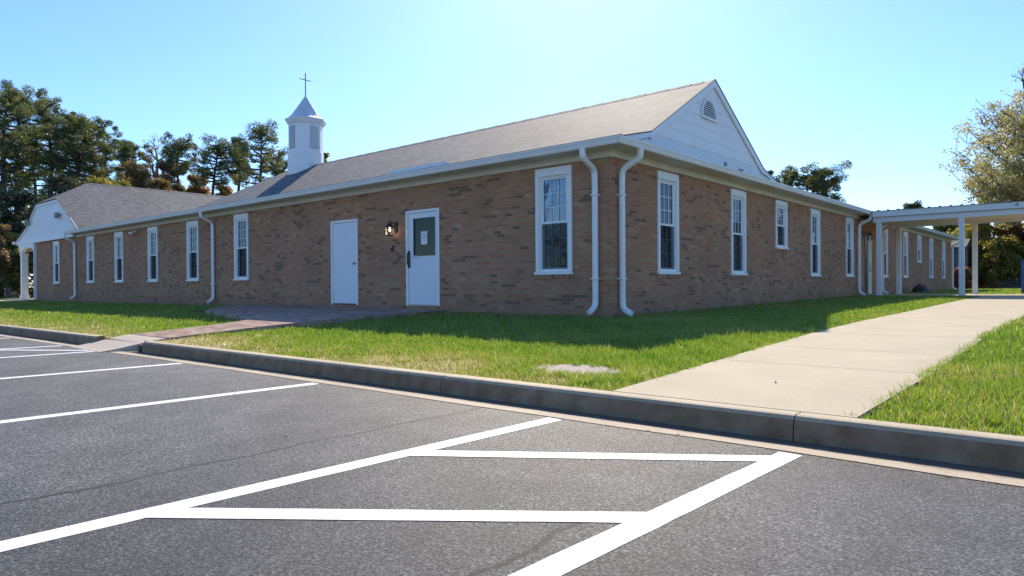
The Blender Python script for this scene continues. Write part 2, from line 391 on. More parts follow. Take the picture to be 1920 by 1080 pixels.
def bevel(o, w=0.004, seg=2):
    md = o.modifiers.new("bevel", 'BEVEL'); md.width = w; md.segments = seg; md.limit_method = 'ANGLE'; md.angle_limit = math.radians(40)
    return o
def empty(name, loc=(0, 0, 0), rz=0.0, parent=None):
    o = bpy.data.objects.new(name, None); COL.objects.link(o); o.location = loc; o.rotation_euler = (0, 0, rz)
    o.empty_display_size = 0.2
    if parent is not None: o.parent = parent
    return o
def tag(o, label=None, cat=None, group=None, kind=None):
    if label: o["label"] = label
    if cat: o["category"] = cat
    if group: o["group"] = group
    if kind: o["kind"] = kind
    return o
def struct(o): o["kind"] = "structure"; return o
def copy_tree(o, parent=None):
    c = o.copy(); COL.objects.link(c)
    c.parent = parent
    for ch in list(o.children): copy_tree(ch, c)
    return c

def fast_mesh(name, verts, nper, mat, tint=None, parent=None):
    """verts (N*nper,3) of separate polygons with nper corners"""
    V = np.asarray(verts, dtype=np.float32).reshape(-1, 3); nf = len(V) // nper
    me = bpy.data.meshes.new(name)
    me.vertices.add(len(V)); me.vertices.foreach_set("co", V.ravel())
    me.loops.add(len(V)); me.loops.foreach_set("vertex_index", np.arange(len(V), dtype=np.int32))
    me.polygons.add(nf); me.polygons.foreach_set("loop_start", np.arange(nf, dtype=np.int32) * nper)
    me.polygons.foreach_set("loop_total", np.full(nf, nper, dtype=np.int32))
    if tint is not None:
        a = me.attributes.new("tint", 'FLOAT', 'POINT'); a.data.foreach_set("value", np.repeat(np.asarray(tint, np.float32), nper))
    me.materials.append(mat); me.update(); me.validate()
    o = bpy.data.objects.new(name, me); COL.objects.link(o)
    if parent is not None: o.parent = parent
    return o

# ------------------------------------------------------------------ ground
LOT = -0.465
def kerb_y(x): return -6.18 - 0.027 * (6.3 - x)
YS = [-6.6, -6.0, -5.0, -3.0, -1.0, 0.0, 5.0, 10.0, 16.0, 20.0, 400.0]
ZS = [-0.345, -0.335, -0.30, -0.235, -0.175, -0.155, -0.12, -0.07, -0.03, -0.02, -0.02]
def zl(x, y):
    z = float(np.interp(y, YS, ZS))
    if x < -10 and y < 20: z -= 0.003 * min(30, (-10 - x))
    return z

g = MB(); g.face([(-900, -900, -0.52), (900, -900, -0.52), (900, 900, -0.52), (-900, 900, -0.52)])
struct(g.build("ground", forestFloorM))
g = MB(); g.face([(-70, -45, LOT), (40, -45, LOT), (40, kerb_y(40) - 0.05, LOT), (-70, kerb_y(-70) - 0.05, LOT)])
struct(g.build("parking_lot", asphaltM))

# lawn terrain: a grid following the kerb
xs = [-70, -60, -50, -45, -40, -36] + [-34 + i * 1.0 for i in range(0, 30)] + [-4 + i * 0.5 for i in range(0, 30)] + [12, 14, 18, 25, 40]
ys = [0.0, 0.3, 0.8, 1.2, 1.7, 2.4, 3.2, 4, 5, 6.2, 8, 10, 12, 14, 16, 18, 22, 26, 36, 50, 80, 140]
g = MB()
def lawn_pt(x, t):
    y = kerb_y(x) + 0.155 + t; z = zl(x, y) - 0.012
    z += 0.02 * (mnoise.noise(Vector((x * 0.6, y * 0.6, 0))) if t > 0.5 and y < -0.5 else 0)
    return (x, y, z)
for i in range(len(xs) - 1):
    for j in range(len(ys) - 1):
        g.face([lawn_pt(xs[i], ys[j]), lawn_pt(xs[i + 1], ys[j]), lawn_pt(xs[i + 1], ys[j + 1]), lawn_pt(xs[i], ys[j + 1])])
struct(g.build("lawn_soil", soilM))

g = MB(); g.face([(9.5, -5.6, -0.28), (40, -5.2, -0.28), (40, 60, 0.02), (9.5, 60, 0.02)])
struct(g.build("bounce_ground", mat_concrete("bounce_concrete", (.62, .54, .42), 0.1)))  # unseen pale ground added to bounce light onto the right walls
# kerb with rounded nose, one run, joints cut as narrow gaps
g = MB()
def kerb_run(xa, xb):
    n = max(1, int(abs(xb - xa) / 3)); 
    prof = [(0.0, LOT - 0.05), (0.0, LOT + 0.0), (0.012, LOT + 0.105), (0.02, LOT + 0.130), (0.038, LOT + 0.150), (0.06, LOT + 0.156), (0.15, LOT + 0.156), (0.15, LOT - 0.05)]
    A = [(xa, kerb_y(xa) + dy, z) for dy, z in prof]; B = [(xb, kerb_y(xb) + dy, z) for dy, z in prof]
    for i in range(len(prof) - 1): g.face([A[i], B[i], B[i + 1], A[i + 1]])
    g.face(list(reversed(A))); g.face(B)
joints = [26.6, 23.5, 20.45, 17.4, 14.35, 11.3, 8.25, 5.21, 2.30, -0.66, -3.70]
for a, b in zip(joints[1:], joints[:-1]): kerb_run(a + 0.0035, b - 0.0035)
lj = [-5.45 - 3.05 * i for i in range(0, 20)]; lj[1] = -9.2
for b, a in zip(lj[:-1], lj[1:]): kerb_run(a + 0.0035, b - 0.0035)
struct(g.build("kerb", kerbM))
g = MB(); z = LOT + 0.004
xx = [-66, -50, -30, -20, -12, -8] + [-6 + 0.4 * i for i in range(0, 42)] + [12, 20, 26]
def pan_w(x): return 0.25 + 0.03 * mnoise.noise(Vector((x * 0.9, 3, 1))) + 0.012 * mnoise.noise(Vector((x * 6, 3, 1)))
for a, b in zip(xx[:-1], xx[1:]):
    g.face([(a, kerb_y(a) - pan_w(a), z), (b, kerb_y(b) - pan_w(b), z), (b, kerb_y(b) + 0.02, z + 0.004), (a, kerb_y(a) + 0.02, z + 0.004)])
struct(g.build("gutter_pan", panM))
# soil strip behind kerb so no gap
# parking stripes
g = MB(); z = LOT + 0.002
def stripe(a, b, w):
    a, b = Vector((a[0], a[1], z)), Vector((b[0], b[1], z)); d = (b - a).normalized(); n = Vector((-d.y, d.x, 0)) * w / 2
    N = max(1, int((b - a).length / 0.12)); L = []; Rr = []
    for i in range(N + 1):
        p = a.lerp(b, i / N); e1 = 0.004 * mnoise.noise(p * 9); e2 = 0.004 * mnoise.noise(p * 9 + Vector((5, 5, 5)))
        L.append(p + n * (1 + e1 / w * 2)); Rr.append(p - n * (1 + e2 / w * 2))
    for i in range(N): g.face([Rr[i], Rr[i + 1], L[i + 1], L[i]])
def bay(x, w=0.125): stripe((x - 0.19, -12.3), (x + 0.055, kerb_y(x) - 0.275), w)
for x in (5.235, 3.66, 0.86, -1.92, -4.50, -6.05, -8.80, -11.6, -14.4, -17.2): bay(x)
for x in (8.0, 10.8, 13.6): bay(x)
z = LOT + 0.0032
for k in range(4): stripe((3.658 - 0.056 * k, -7.81 - 1.33 * k), (5.275 - 0.051 * k, -6.64 - 1.22 * k), 0.125)
for k in range(3): stripe((-6.09, -7.78 - 1.25 * k), (-4.58, -6.74 - 1.25 * k), 0.11)
struct(g.build("parking_stripe", stripeM))

# sidewalk slabs (one sheet of slabs with tooled joints)
g = MB()
def walk_l(y): return float(np.interp(y, [-6.1, -3, 12, 40], [3.90, 3.86, 3.68, 3.66]))
def walk_r(y): return float(np.interp(y, [-6.1, -5.7, -5.0, -3, 4, 40], [5.50, 5.54, 5.56, 5.58, 5.62, 5.62]))
yj = [-6.015, -4.2, -2.95, -1.3, 0.62, 2.3, 4.95, 6.5, 8.1, 9.7, 11.3, 12.9, 14.5, 16.0]
for a, b in zip(yj[:-1], yj[1:]):
    a2, b2 = a + 0.005, b - 0.005
    ka = kerb_y(4) + 0.158 if a < -6 else a2
    top = [(walk_l(a), ka, zl(4, a2) + 0.028), (walk_r(a), (kerb_y(5.5) + 0.158) if a < -6 else a2, zl(4, a2) + 0.028),
           (walk_r(b), b2, zl(4, b2) + 0.028), (walk_l(b), b2, zl(4, b2) + 0.028)]
    g.prism(top, (0, 0, -0.10))
struct(g.build("sidewalk", walkM))
# crossing slab under the canopy and onwards
g = MB(); g.box(0.06, 16.6, -0.10, 12.0, 19.3, 0.012); g.box(5.64, 6.0 - 0.0, -0.2, 5.66, 6.01, -0.19)
struct(g.build("canopy_slab", walkM))

# brick path, ramp and patio
g = MB(); g.cur = 0
def zp(y): return float(np.interp(y, [-6.05, -4, -2.6, 0], [-0.300, -0.165, -0.105, -0.085]))
def slab(pts, th=0.14):
    top = [(x, y, zp(y)) for x, y in pts]; g.prism(top, (0, 0, -th))
ky = kerb_y(-4.5) + 0.15
slab([(-5.28, -6.02), (-3.93, -5.98), (-3.90, -4.6), (-5.30, -4.6)])
slab([(-5.30, -4.596), (-3.90, -4.596), (-3.92, -3.2), (-5.6, -3.75)])
slab([(-5.6, -3.745), (-3.92, -3.195), (-4.10, -1.0), (-9.9, -2.7)])
slab([(-9.9, -2.69), (-4.10, -0.996), (-4.28, -0.02), (-12.6, -0.02), (-12.3, -1.2)])
struct(g.build("brick_path", paverM))
g = MB()
# concrete ramp: tongue over the kerb down to the lot
y0, y1 = -6.03, kerb_y(-4.5) - 0.34
A = [(-5.34, y0, -0.299), (-3.90, y0, -0.299)]; 
N = 8; prevL = None
for i in range(N + 1):
    t_ = i / N; y = y0 + (y1 - y0) * t_; zz = -0.299 + (LOT + 0.006 + 0.299) * (t_ * t_ * (3 - 2 * t_) * 0.35 + t_ * 0.65)
    Lp, Rp = Vector((-5.34 - 0.20 * t_, y, zz)), Vector((-3.90 - 0.34 * t_, y, zz))
    if prevL is not None:
        g.face([Lp, Rp, prevR, prevL])
        g.face([Rp, (Rp.x, Rp.y, LOT - .03), (prevR.x, prevR.y, LOT - .03), prevR])
        g.face([prevL, (prevL.x, prevL.y, LOT - .03), (Lp.x, Lp.y, LOT - .03), Lp])
    prevL, prevR = Lp, Rp
g.face([prevL, (prevL.x, prevL.y, LOT - .03), (prevR.x, prevR.y, LOT - .03), prevR])
struct(g.build("concrete_ramp", mat_concrete("ramp_concrete", (.54, .45, .36), 0.1)))
# pipe mouth where the kerb stops beside the ramp
g = MB(); g.tube([(-3.78, kerb_y(-3.8) + 0.0, LOT + 0.06), (-3.78, kerb_y(-3.8) + 0.12, LOT + 0.06)], 0.055, 12)
g.build("drain_pipe", blackM); tag(bpy.data.objects["drain_pipe"], "black drain pipe mouth between the concrete ramp and the kerb end", "drain pipe")
g = MB(); g.box(-3.895, kerb_y(-3.8) + 0.12, LOT - 0.05, -3.705, kerb_y(-3.8) + 0.17, LOT + 0.155)
struct(g.build("kerb_return", kerbM))
# bare dirt patch in the grass
g = MB(); pts = []
for k in range(60):
    a = 2 * math.pi * k / 60; r = 1.15 + 0.30 * mnoise.noise(Vector((math.cos(a) * 1.5, math.sin(a) * 1.5, 2))) + .12 * mnoise.noise(Vector((math.cos(a) * 6, math.sin(a) * 6, 2)))
    x, y = 3.02 + 0.42 * r * math.cos(a), -5.28 + 0.25 * r * math.sin(a); pts.append((x, y, zl(x, y) + 0.008))
g.face(pts); struct(g.build("dirt_patch", dirtM))
# walk beside the left porch
g = MB(); g.box(-52, -2.2, -0.30, -34.6, -0.6, -0.195); g.box(-38.2, -0.6, -0.3, -34.53, 9.0, -0.13); struct(g.build("porch_walk", walkM))

# ------------------------------------------------------------------ the church building
B = empty("church_building")
tag(B, "long single-storey tan brick church with grey shingle roofs and white gables", "building")
EAVE = 2.955; FR = 2.725

FW = [(-1.71, -0.85), (-13.72, -12.86), (-17.05, -16.19), (-20.35, -19.49), (-23.70, -22.84), (-27.0, -26.14), (-31.70, -30.84)]
RW = [(1.64, 2.50), (5.12, 5.98), (10.88, 11.74), (14.58, 15.44), (19.62, 20.48), (23.38, 24.24), (29.34, 30.20), (32.93, 33.79)]
RS = [(8.0, 8.86), (26.35, 27.21)]
D1 = (-8.56, -7.42, -0.02, 2.13); D2 = (-5.57, -4.45, 0.0, 2.17); D3 = (17.02, 18.02, 0.0, 2.17)
def wall(axis, a0, a1, z0, z1, ops, th=0.22):
    """brick wall on y=0 (axis 'x') or x=0 (axis 'y') with openings (a,b,za,zb)"""
    g = MB()
    def P_(a, d, z): return (a, d, z) if axis == 'x' else (-d, a, z)
    def quad(p): g.face(p if axis == 'x' else p)
    A = sorted({a0, a1} | {v for o in ops for v in o[:2]}); Z = sorted({z0, z1} | {v for o in ops for v in o[2:]})
    for i in range(len(A) - 1):
        for j in range(len(Z) - 1):
            am, zm = (A[i] + A[i + 1]) / 2, (Z[j] + Z[j + 1]) / 2
            if any(o[0] < am < o[1] and o[2] < zm < o[3] for o in ops): continue
            g.face([P_(A[i], 0, Z[j]), P_(A[i + 1], 0, Z[j]), P_(A[i + 1], 0, Z[j + 1]), P_(A[i], 0, Z[j + 1])])
            g.face([P_(A[i], th, Z[j]), P_(A[i], th, Z[j + 1]), P_(A[i + 1], th, Z[j + 1]), P_(A[i + 1], th, Z[j])])
    for (a, b, za, zb) in ops:
        g.face([P_(a, 0, za), P_(a, 0, zb), P_(a, th, zb), P_(a, th, za)])
        g.face([P_(b, 0, za), P_(b, th, za), P_(b, th, zb), P_(b, 0, zb)])
        g.face([P_(a, 0, za), P_(a, th, za), P_(b, th, za), P_(b, 0, za)])
        g.face([P_(a, 0, zb), P_(b, 0, zb), P_(b, th, zb), P_(a, th, zb)])
    return g
ins = 0.03
opsF = [(a + ins, b - ins, 0.66, 2.66) for a, b in FW] + [(D1[0] + ins, D1[1] - ins, D1[2], D1[3] - ins), (D2[0] + ins, D2[1] - ins, D2[2], D2[3] - ins)]
w1 = wall('x', -34.52, 0.0, -0.6, FR + 0.08, opsF).build("brick_wall", brickM, B)
opsR = [(a + ins, b - ins, 0.66, 2.66) for a, b in RW] + [(a + ins, b - ins, 1.39, 2.66) for a, b in RS] + [(D3[0] + ins, D3[1] - ins, 0.0, D3[3] - ins)]
w2 = wall('y', 0.0, 35.9, -0.6, FR + 0.08, opsR).build("brick_wall", brickM, B)
# back walls and floor (seen dimly through windows)
g = MB(); g.box(-34.3, 9.1, -0.6, -0.22, 9.3, 2.8); g.box(-34.5, 0.22, -0.6, -34.3, 14.0, 2.8); g.box(-9.2, 9.3, -0.6, -9.0, 35.9, 2.8); g.box(-9.2, 35.7, -0.6, -0.22, 35.9, 2.8)
g.build("brick_wall", brickM, B)
g = MB(); g.box(-34.3, 0.22, -0.10, -0.22, 9.1, -0.02); g.box(-9.0, 9.3, -0.1, -0.22, 35.7, -0.02); g.box(-34.3, 0.22, 2.70, -0.22, 9.1, 2.76); g.box(-9.0, 9.3, 2.70, -0.22, 35.7, 2.76)
for xx_ in (-3.2, -10.5, -18.2, -25.0): g.box(xx_, 0.24, -0.02, xx_ + 0.1, 9.0, 2.70)
for yy_ in (4.0, 9.6, 13.2, 22.0, 28.4): g.box(-8.9, yy_, -0.02, -0.24, yy_ + 0.1, 2.70)
g.box(-18, 3.4, -0.02, -3.3, 3.5, 2.7)
g.build("interior_room", interiorM, B)

# frieze, soffit, gutters
g = MB(); g.box(-28.30, -0.030, FR, 0.030, 0.0, 2.845); g.box(-28.3, -0.044, 2.80, 0.044, -0.030, 2.845)
g.box(0.0, 0.0, FR, 0.030, 35.93, 2.845); g.box(0.030, -0.030, 2.80, 0.044, 35.93, 2.845)
g.build("frieze_board", warmLitWhiteM, B)
g = MB(); g.box(-28.30, -0.42, 2.846, 0.42, -0.0, 2.862); g.box(0.0, -0.0, 2.846, 0.42, 36.3, 2.862)
g.build("soffit", warmLitWhiteM, B)
def gutter(run):
    g = MB()
    # profile: offset outwards from wall, height
    prof = [(0.40, 2.835), (0.475, 2.835), (0.487, 2.860), (0.500, 2.905), (0.515, 2.930), (0.515, 2.952), (0.500, 2.952), (0.40, 2.945)]
    if run == 'F': A = [(-28.35, -d, z) for d, z in prof]; Bq = [(d, -d, z) for d, z in prof]
    else: A = [(d, -d, z) for d, z in prof]; Bq = [(d, 36.35 if run == 'R' else 0, z) for d, z in prof]
    n = len(prof)
    for i in range(n):
        j = (i + 1) % n; g.face([A[i], Bq[i], Bq[j], A[j]])
    g.face(list(reversed(A))); g.face(Bq)
    return g
gutter('F').build("gutter", whiteMetal, B); gutter('R').build("gutter", whiteMetal, B)

# downspouts
def downspout(axis, a, kick=1, zb=-0.02):
    g = MB(); path = [(-0.45, 2.84), (-0.45, 2.74), (-0.44, 2.70), (-0.40, 2.66), (-0.16, 2.55), (-0.10, 2.50), (-0.075, 2.44), (-0.07, 2.3), (-0.07, zb + 0.20), (-0.08, zb + 0.12), (-0.12, zb + 0.06), (-0.22, zb), (-0.27, zb - 0.02)]
    pts = [(a, d, z) if axis == 'x' else (-d, a, z) for d, z in path]
    g.tube(pts, 0.060, 8, True, (1.0, 0.80) )
    o = g.build("downspout", whiteMetal, B, smooth=False)
    for zz in (2.05, 0.55):
        h = MB()
        if axis == 'x': h.box(a - 0.066, -0.128, zz, a + 0.066, -0.0, zz + 0.022)
        else: h.box(0.0, a - 0.066, zz, 0.128, a + 0.066, zz + 0.022)
        h.build("strap", whiteMetal, o)
    return o
for a in (-0.30, -15.04, -28.43): downspout('x', a, zb=-0.02)
for a in (0.24, 15.98, 19.35, 35.85): downspout('y', a, zb=-0.06 if a < 1 else 0.03)

# roofs: main gable roof with bell-cast eaves and a hipped left end
GX = -0.10
RY, RZ = 4.43, 5.09; BY, BZ = 1.52, 3.43; EY = -0.46; HX = -18.0; HB = -20.35
g = MB(); rk = GX + 0.06
def mir(y): return 2 * RY - y
for s_ in (0, 1):
    f_ = (lambda y: y) if s_ == 0 else mir
    def F(pts):
        q = [(x, f_(y), z) for x, y, z in pts]; g.face(q if s_ == 0 else list(reversed(q)))
    F([(HB, BY, BZ), (rk, BY, BZ), (rk, RY, RZ), (HX, RY, RZ)])
    if s_ == 0:
        F([(-28.30, EY, EAVE), (0.46, EY, EAVE), (rk, 0.12, 3.095), (rk, BY, BZ), (-28.30, BY, BZ)])
    else:
        F([(HB, EY, EAVE), (rk, EY, EAVE), (rk, BY, BZ), (HB, BY, BZ)])
g.face([(HB, mir(BY), BZ), (HB, BY, BZ), (HX, RY, RZ)])
# low roofs: between main roof and wing, pent strip below gable, rear section
g.face([(-28.30, BY, BZ), (HB, BY, BZ), (HB, mir(BY), BZ), (-28.30, mir(BY), BZ)])
g.face([(0.46, EY, EAVE), (0.46, 9.3, EAVE), (GX - .02, 9.3, 3.03), (GX - .02, 0.05, 3.03)])
g.face([(0.46, 9.3, EAVE), (0.46, 36.3, EAVE), (-4.6, 36.3, 3.5), (-4.6, 9.3, 3.5)])
g.face([(-4.6, 9.3, 3.5), (-4.6, 36.3, 3.5), (-9.4, 36.3, EAVE), (-9.4, 9.3, EAVE)])
mainroof = g.build("main_roof", shingleM, B)
# thickness lip (dark shingle edge) along the eaves
g = MB(); g.prism([(-28.3, EY - 0.02, EAVE + .002), (-28.3, EY - 0.02, EAVE + 0.016), (-28.3, EY + 0.10, EAVE + 0.046), (-28.3, EY + 0.10, EAVE + .002)], (28.76, 0, 0))
g.box(0.40, EY, EAVE + .002, 0.475, 36.3, EAVE + 0.014)
g.build("shingle_edge", roofEdgeM, mainroof)
g = MB()
for i in range(60):
    x = HX + 0.3 * i
    if x + .29 > rk: break
    g.prism([(x, RY - 0.13, RZ - 0.068), (x, RY, RZ + 0.012 + 0.005 * (i % 2)), (x, RY + 0.13, RZ - 0.068)], (0.285, 0, 0))
g.build("ridge_cap", shingleM, mainroof)
# main gable: lap siding clipped to the gable outline
def clip(poly, z0, z1):
    def half(pts, z, keep_above):
        out = []
        for i in range(len(pts)):
            a, b = pts[i], pts[(i + 1) % len(pts)]
            ina = (a[1] >= z) if keep_above else (a[1] <= z); inb = (b[1] >= z) if keep_above else (b[1] <= z)
            if ina: out.append(a)
            if ina != inb:
                t_ = (z - a[1]) / (b[1] - a[1]); out.append((a[0] + (b[0] - a[0]) * t_, z))
        return out
    p = half(poly, z0, True); return half(p, z1, False) if p else p
def siding(outlines, map3, zlo, zhi, step=0.245, lap=0.008):
    g = MB(); z = zlo
    while z < zhi:
        z1 = min(z + step, zhi)
        for poly in outlines:
            c = clip(poly, z, z1)
            if len(c) < 3: continue
            g.face([map3(a, zz, lap * (1 - (zz - z) / step)) for a, zz in c])
            lo = [a for a, zz in c if abs(zz - z) < 1e-6]
            if len(lo) >= 2: g.face([map3(min(lo), z, 0), map3(max(lo), z, 0), map3(max(lo), z, lap), map3(min(lo), z, lap)])
        z = z1
    return g
e0 = 0.02
half_a = [(-0.35, 2.93), (RY, 2.93), (RY, RZ - e0), (BY, BZ - e0), (-0.35, 2.975)]
half_b = [(RY, 2.93), (mir(-0.35), 2.93), (mir(-0.35), 2.975), (mir(BY), BZ - e0), (RY, RZ - e0)]
gs = siding([half_a, half_b], lambda a, z, d: (GX + d, a, z), 2.93, RZ).build("gable_siding", sidingM, B)
# rake boards following the bell-cast line
g = MB()
def rake(p0, p1, x, w=0.15, th=0.03):
    a, b = Vector((x, p0[0], p0[1])), Vector((x, p1[0], p1[1]))
    g.prism([a, b, b - Vector((0, 0, w)), a - Vector((0, 0, w))], (th, 0, 0))
for s_ in (0, 1):
    f_ = (lambda y: y) if s_ == 0 else mir
    rake((f_(RY), RZ - .012), (f_(BY), BZ - .012), GX + 0.018); rake((f_(BY), BZ - .012), (f_(-0.30), 2.985), GX + 0.018, 0.10)
g.build("rake_board", white, B)
g = MB()
for s_ in (0, 1):
    f_ = (lambda y: y) if s_ == 0 else mir
    for (p0, p1) in (((f_(RY), RZ), (f_(BY), BZ)), ((f_(BY), BZ), (f_(-0.2), 3.02))):
        a, b = Vector((GX + 0.0, p0[0], p0[1] + .001)), Vector((GX + 0.0, p1[0], p1[1] + .001))
        g.prism([a, b, b + Vector((0, 0, .010)), a + Vector((0, 0, .010))], (0.062, 0, 0))
g.build("roof_edge", roofEdgeM, B)
# half-round gable louvre
g = MB(); cy, cz, r = 4.165, 4.17, 0.34
arc = [(cy + r * math.cos(math.pi * k / 20), cz + 1.12 * r * math.sin(math.pi * k / 20)) for k in range(21)]
arco = [(cy + (r + .045) * math.cos(math.pi * k / 20), cz + 1.12 * (r + .045) * math.sin(math.pi * k / 20)) for k in range(21)]
for k in range(20):
    q = [arc[k], arc[k + 1], arco[k + 1], arco[k]]; g.prism([(GX + 0.014, a, z) for a, z in q], (0.03, 0, 0))
g.box(GX + 0.014, cy - r - .05, cz - .045, GX + .050, cy + r + .05, cz)
lv = g.build("gable_louvre", white, B)
g = MB(); g.face([(GX + 0.016, a, z) for a, z in arc]); g.build("louvre_backing", louvreDarkM, lv)
g = MB()
for k in range(8):
    z = cz + 0.012 + k * 0.046; hw = r * math.sqrt(max(0, 1 - ((z + .02 - cz) / (1.12 * r)) ** 2))
    if hw > 0.04: g.prism([(GX + 0.018, cy - hw, z + .026), (GX + 0.040, cy - hw, z), (GX + 0.040, cy - hw, z + .012), (GX + 0.018, cy - hw, z + .034)], (0, 2 * hw, 0))
g.build("louvre_slats", white, lv)
# plumbing vents at the foot of the gable
for (y, h, r_) in ((4.62, 0.24, 0.035), (5.45, 0.135, 0.05), (6.1, 0.10, 0.04)):
    g = MB(); g.tube([(0.10, y, 2.98), (0.10, y, 2.98 + h)], r_, 10)
    if r_ > 0.045: g.tube([(0.10, y, 2.98 + h), (0.10, y, 3.02 + h)], r_ * 1.5, 10)
    g.build("vent_pipe", galvM, B)
# rain diverter above the doors
g = MB(); g.prism([(-6.2, 0.02, 3.072), (-6.2, 0.02, 3.185), (-6.2, 0.04, 3.190), (-6.2, 0.30, 3.142)], (1.85, 0, 0))
g.build("rain_diverter", whiteMetal, B)

# left wing: cross gable with clipped peak over wall and porch
WX = -32.26; WY = -0.10; GB = 2.93
wr = [(-27.55, 2.95), (-30.47, 4.66), (WX, 5.76), (-34.06, 4.66), (-35.9, 3.56), (-37.7, 2.95)]
g = MB(); yb = 20.0
g.face([(-27.55, WY - .12, 2.93), (-27.55, yb, 2.93), (WX, yb, 5.76), (WX, 1.65, 5.76), (-30.47, WY - .12, 4.66)])
g.face([(-34.06, WY - .12, 4.66), (WX, 1.65, 5.76), (WX, yb, 5.76), (-35.9, yb, 3.56), (-35.9, WY - .12, 3.56)])
g.face([(-35.9, WY - .12, 3.56), (-35.9, yb, 3.56), (-37.7, yb, 2.95), (-37.7, WY - .12, 2.95)])
g.face([(-34.06, WY - .12, 4.66), (-30.47, WY - .12, 4.66), (WX, 1.65, 5.76)])
wroof = g.build("wing_roof", shingleM, B)
g = MB()
y_ = 1.7
while y_ < 19.6:
    g.prism([(WX - .13, y_, 5.76 - 0.070), (WX, y_, 5.772), (WX + .13, y_, 5.76 - 0.070)], (0, 0.285, 0)); y_ += 0.3
g.build("ridge_cap", shingleM, wroof)
g = MB(); g.face([(-27.55, yb - .1, 2.93), (WX, yb - .1, 5.74), (-37.6, yb - .1, 2.95)]); g.build("rear_gable", sidingM, B)
outl = [(-37.55, GB), (-27.62, GB), (-30.50, 4.63), (-34.04, 4.63), (-35.87, 3.53), (-37.6, 2.955)]
siding([outl], lambda a, z, d: (a, WY - d, z), GB, 4.64).build("gable_siding", sidingM, B)
g = MB()
def rk2(p, q, w=0.14):
    a, b = Vector((p[0], WY - .018, p[1])), Vector((q[0], WY - .018, q[1])); g.prism([a, b, b - Vector((0, 0, w)), a - Vector((0, 0, w))], (0, -0.03, 0))
rk2((-27.60, 2.97), (-30.47, 4.645), 0.12); rk2((-30.47, 4.645), (-34.06, 4.645), 0.13); rk2((-34.06, 4.645), (-35.9, 3.545), 0.16); rk2((-35.9, 3.545), (-37.7, 2.94), 0.12)
g.box(-37.6, WY - 0.055, 2.75, -28.36, 0.0, GB)     # broad frieze under the gable
g.build("rake_board", white, B)
g = MB(); g.box(-37.78, -0.30, 2.80, -37.62, 20, 2.94); g.build("gutter", whiteMetal, B)
# porch: arched header, columns, ceiling
g = MB()
arch = []; x0, x1 = -36.62, -34.56
for k in range(13):
    a = math.pi * k / 12; arch.append(((x0 + x1) / 2 - (x1 - x0) / 2 * math.cos(a), 2.32 + 0.24 * math.sin(a)))
poly_top = [(-37.0, 2.75), (-34.52, 2.75)]
for k in range(12):
    (a, za), (b, zb_) = arch[k], arch[k + 1]
    g.prism([(a, WY - .03, za), (b, WY - .03, zb_), (b, WY - .03, 2.75), (a, WY - .03, 2.75)], (0, 0.16, 0))
g.prism([(-37.0, WY - .03, 2.28), (-36.62, WY - .03, 2.32), (-36.62, WY - .03, 2.75), (-37.35, WY - .03, 2.75)], (0, 0.16, 0))
g.box(-36.95, 0.06, 2.40, -36.80, 9.0, 2.75)
g.box(-34.60, WY - .02, -0.13, -34.53, 0.10, 2.75)
g.build("arched_header", white, B)
g = MB(); g.box(-37.6, 0.07, 2.76, -34.53, 9.0, 2.80); g.build("porch_ceiling", beigeM, B)
for yc in (0.02, 4.4, 8.8):
    g = MB(); cx_ = -36.84
    g.box(cx_ - .14, yc - .14, 0.05, cx_ + .14, yc + .14, 2.30); g.box(cx_ - .18, yc - .18, -0.13, cx_ + .18, yc + .18, 0.05); g.box(cx_ - .17, yc - .17, 2.20, cx_ + .17, yc + .17, 2.27)
    g.build("porch_column", white, B)

# steeple
ST = MB(); sx, sy = -16.75, 4.43; ro = 0.685
def octo(r, z, tw=math.pi / 8): return [(sx + r * math.cos(tw + k * math.pi / 4), sy + r * math.sin(tw + k * math.pi / 4), z) for k in range(8)]
def band(g, r0, z0, r1, z1):
    a, b = octo(r0, z0), octo(r1, z1)
    for k in range(8): g.face([a[k], a[(k + 1) % 8], b[(k + 1) % 8], b[k]])
band(ST, ro, 4.0, ro, 5.60); band(ST, ro, 5.60, ro - .035, 5.64); band(ST, ro - .035, 5.64, ro - .035, 6.72)
stp = ST.build("steeple", white, B)
g = MB(); band(g, ro - .04, 6.66, ro + .02, 6.70); band(g, ro + .02, 6.70, ro + .07, 6.79); band(g, ro + .07, 6.79, ro + .10, 6.83); band(g, ro + .10, 6.83, ro + .10, 6.87); band(g, ro + .10, 6.87, 0.2, 6.95)
g.build("cornice", white, stp)
g = MB(); 
pr = [(ro + .095, 6.875), (0.63, 6.96), (0.50, 7.10), (0.02, 7.83)]
for (r0, z0), (r1, z1) in zip(pr[:-1], pr[1:]): band(g, r0, z0, r1, z1)
g.build("spire", spireM, stp)
g = MB(); g.tube([(sx, sy, 7.82), (sx, sy, 8.72)], 0.022, 8); g.tube([(sx, sy - .24, 8.46), (sx, sy + .24, 8.46)], 0.020, 8)
g.build("cross", galvM, stp)
ap = (ro - .035) * math.cos(math.pi / 8)
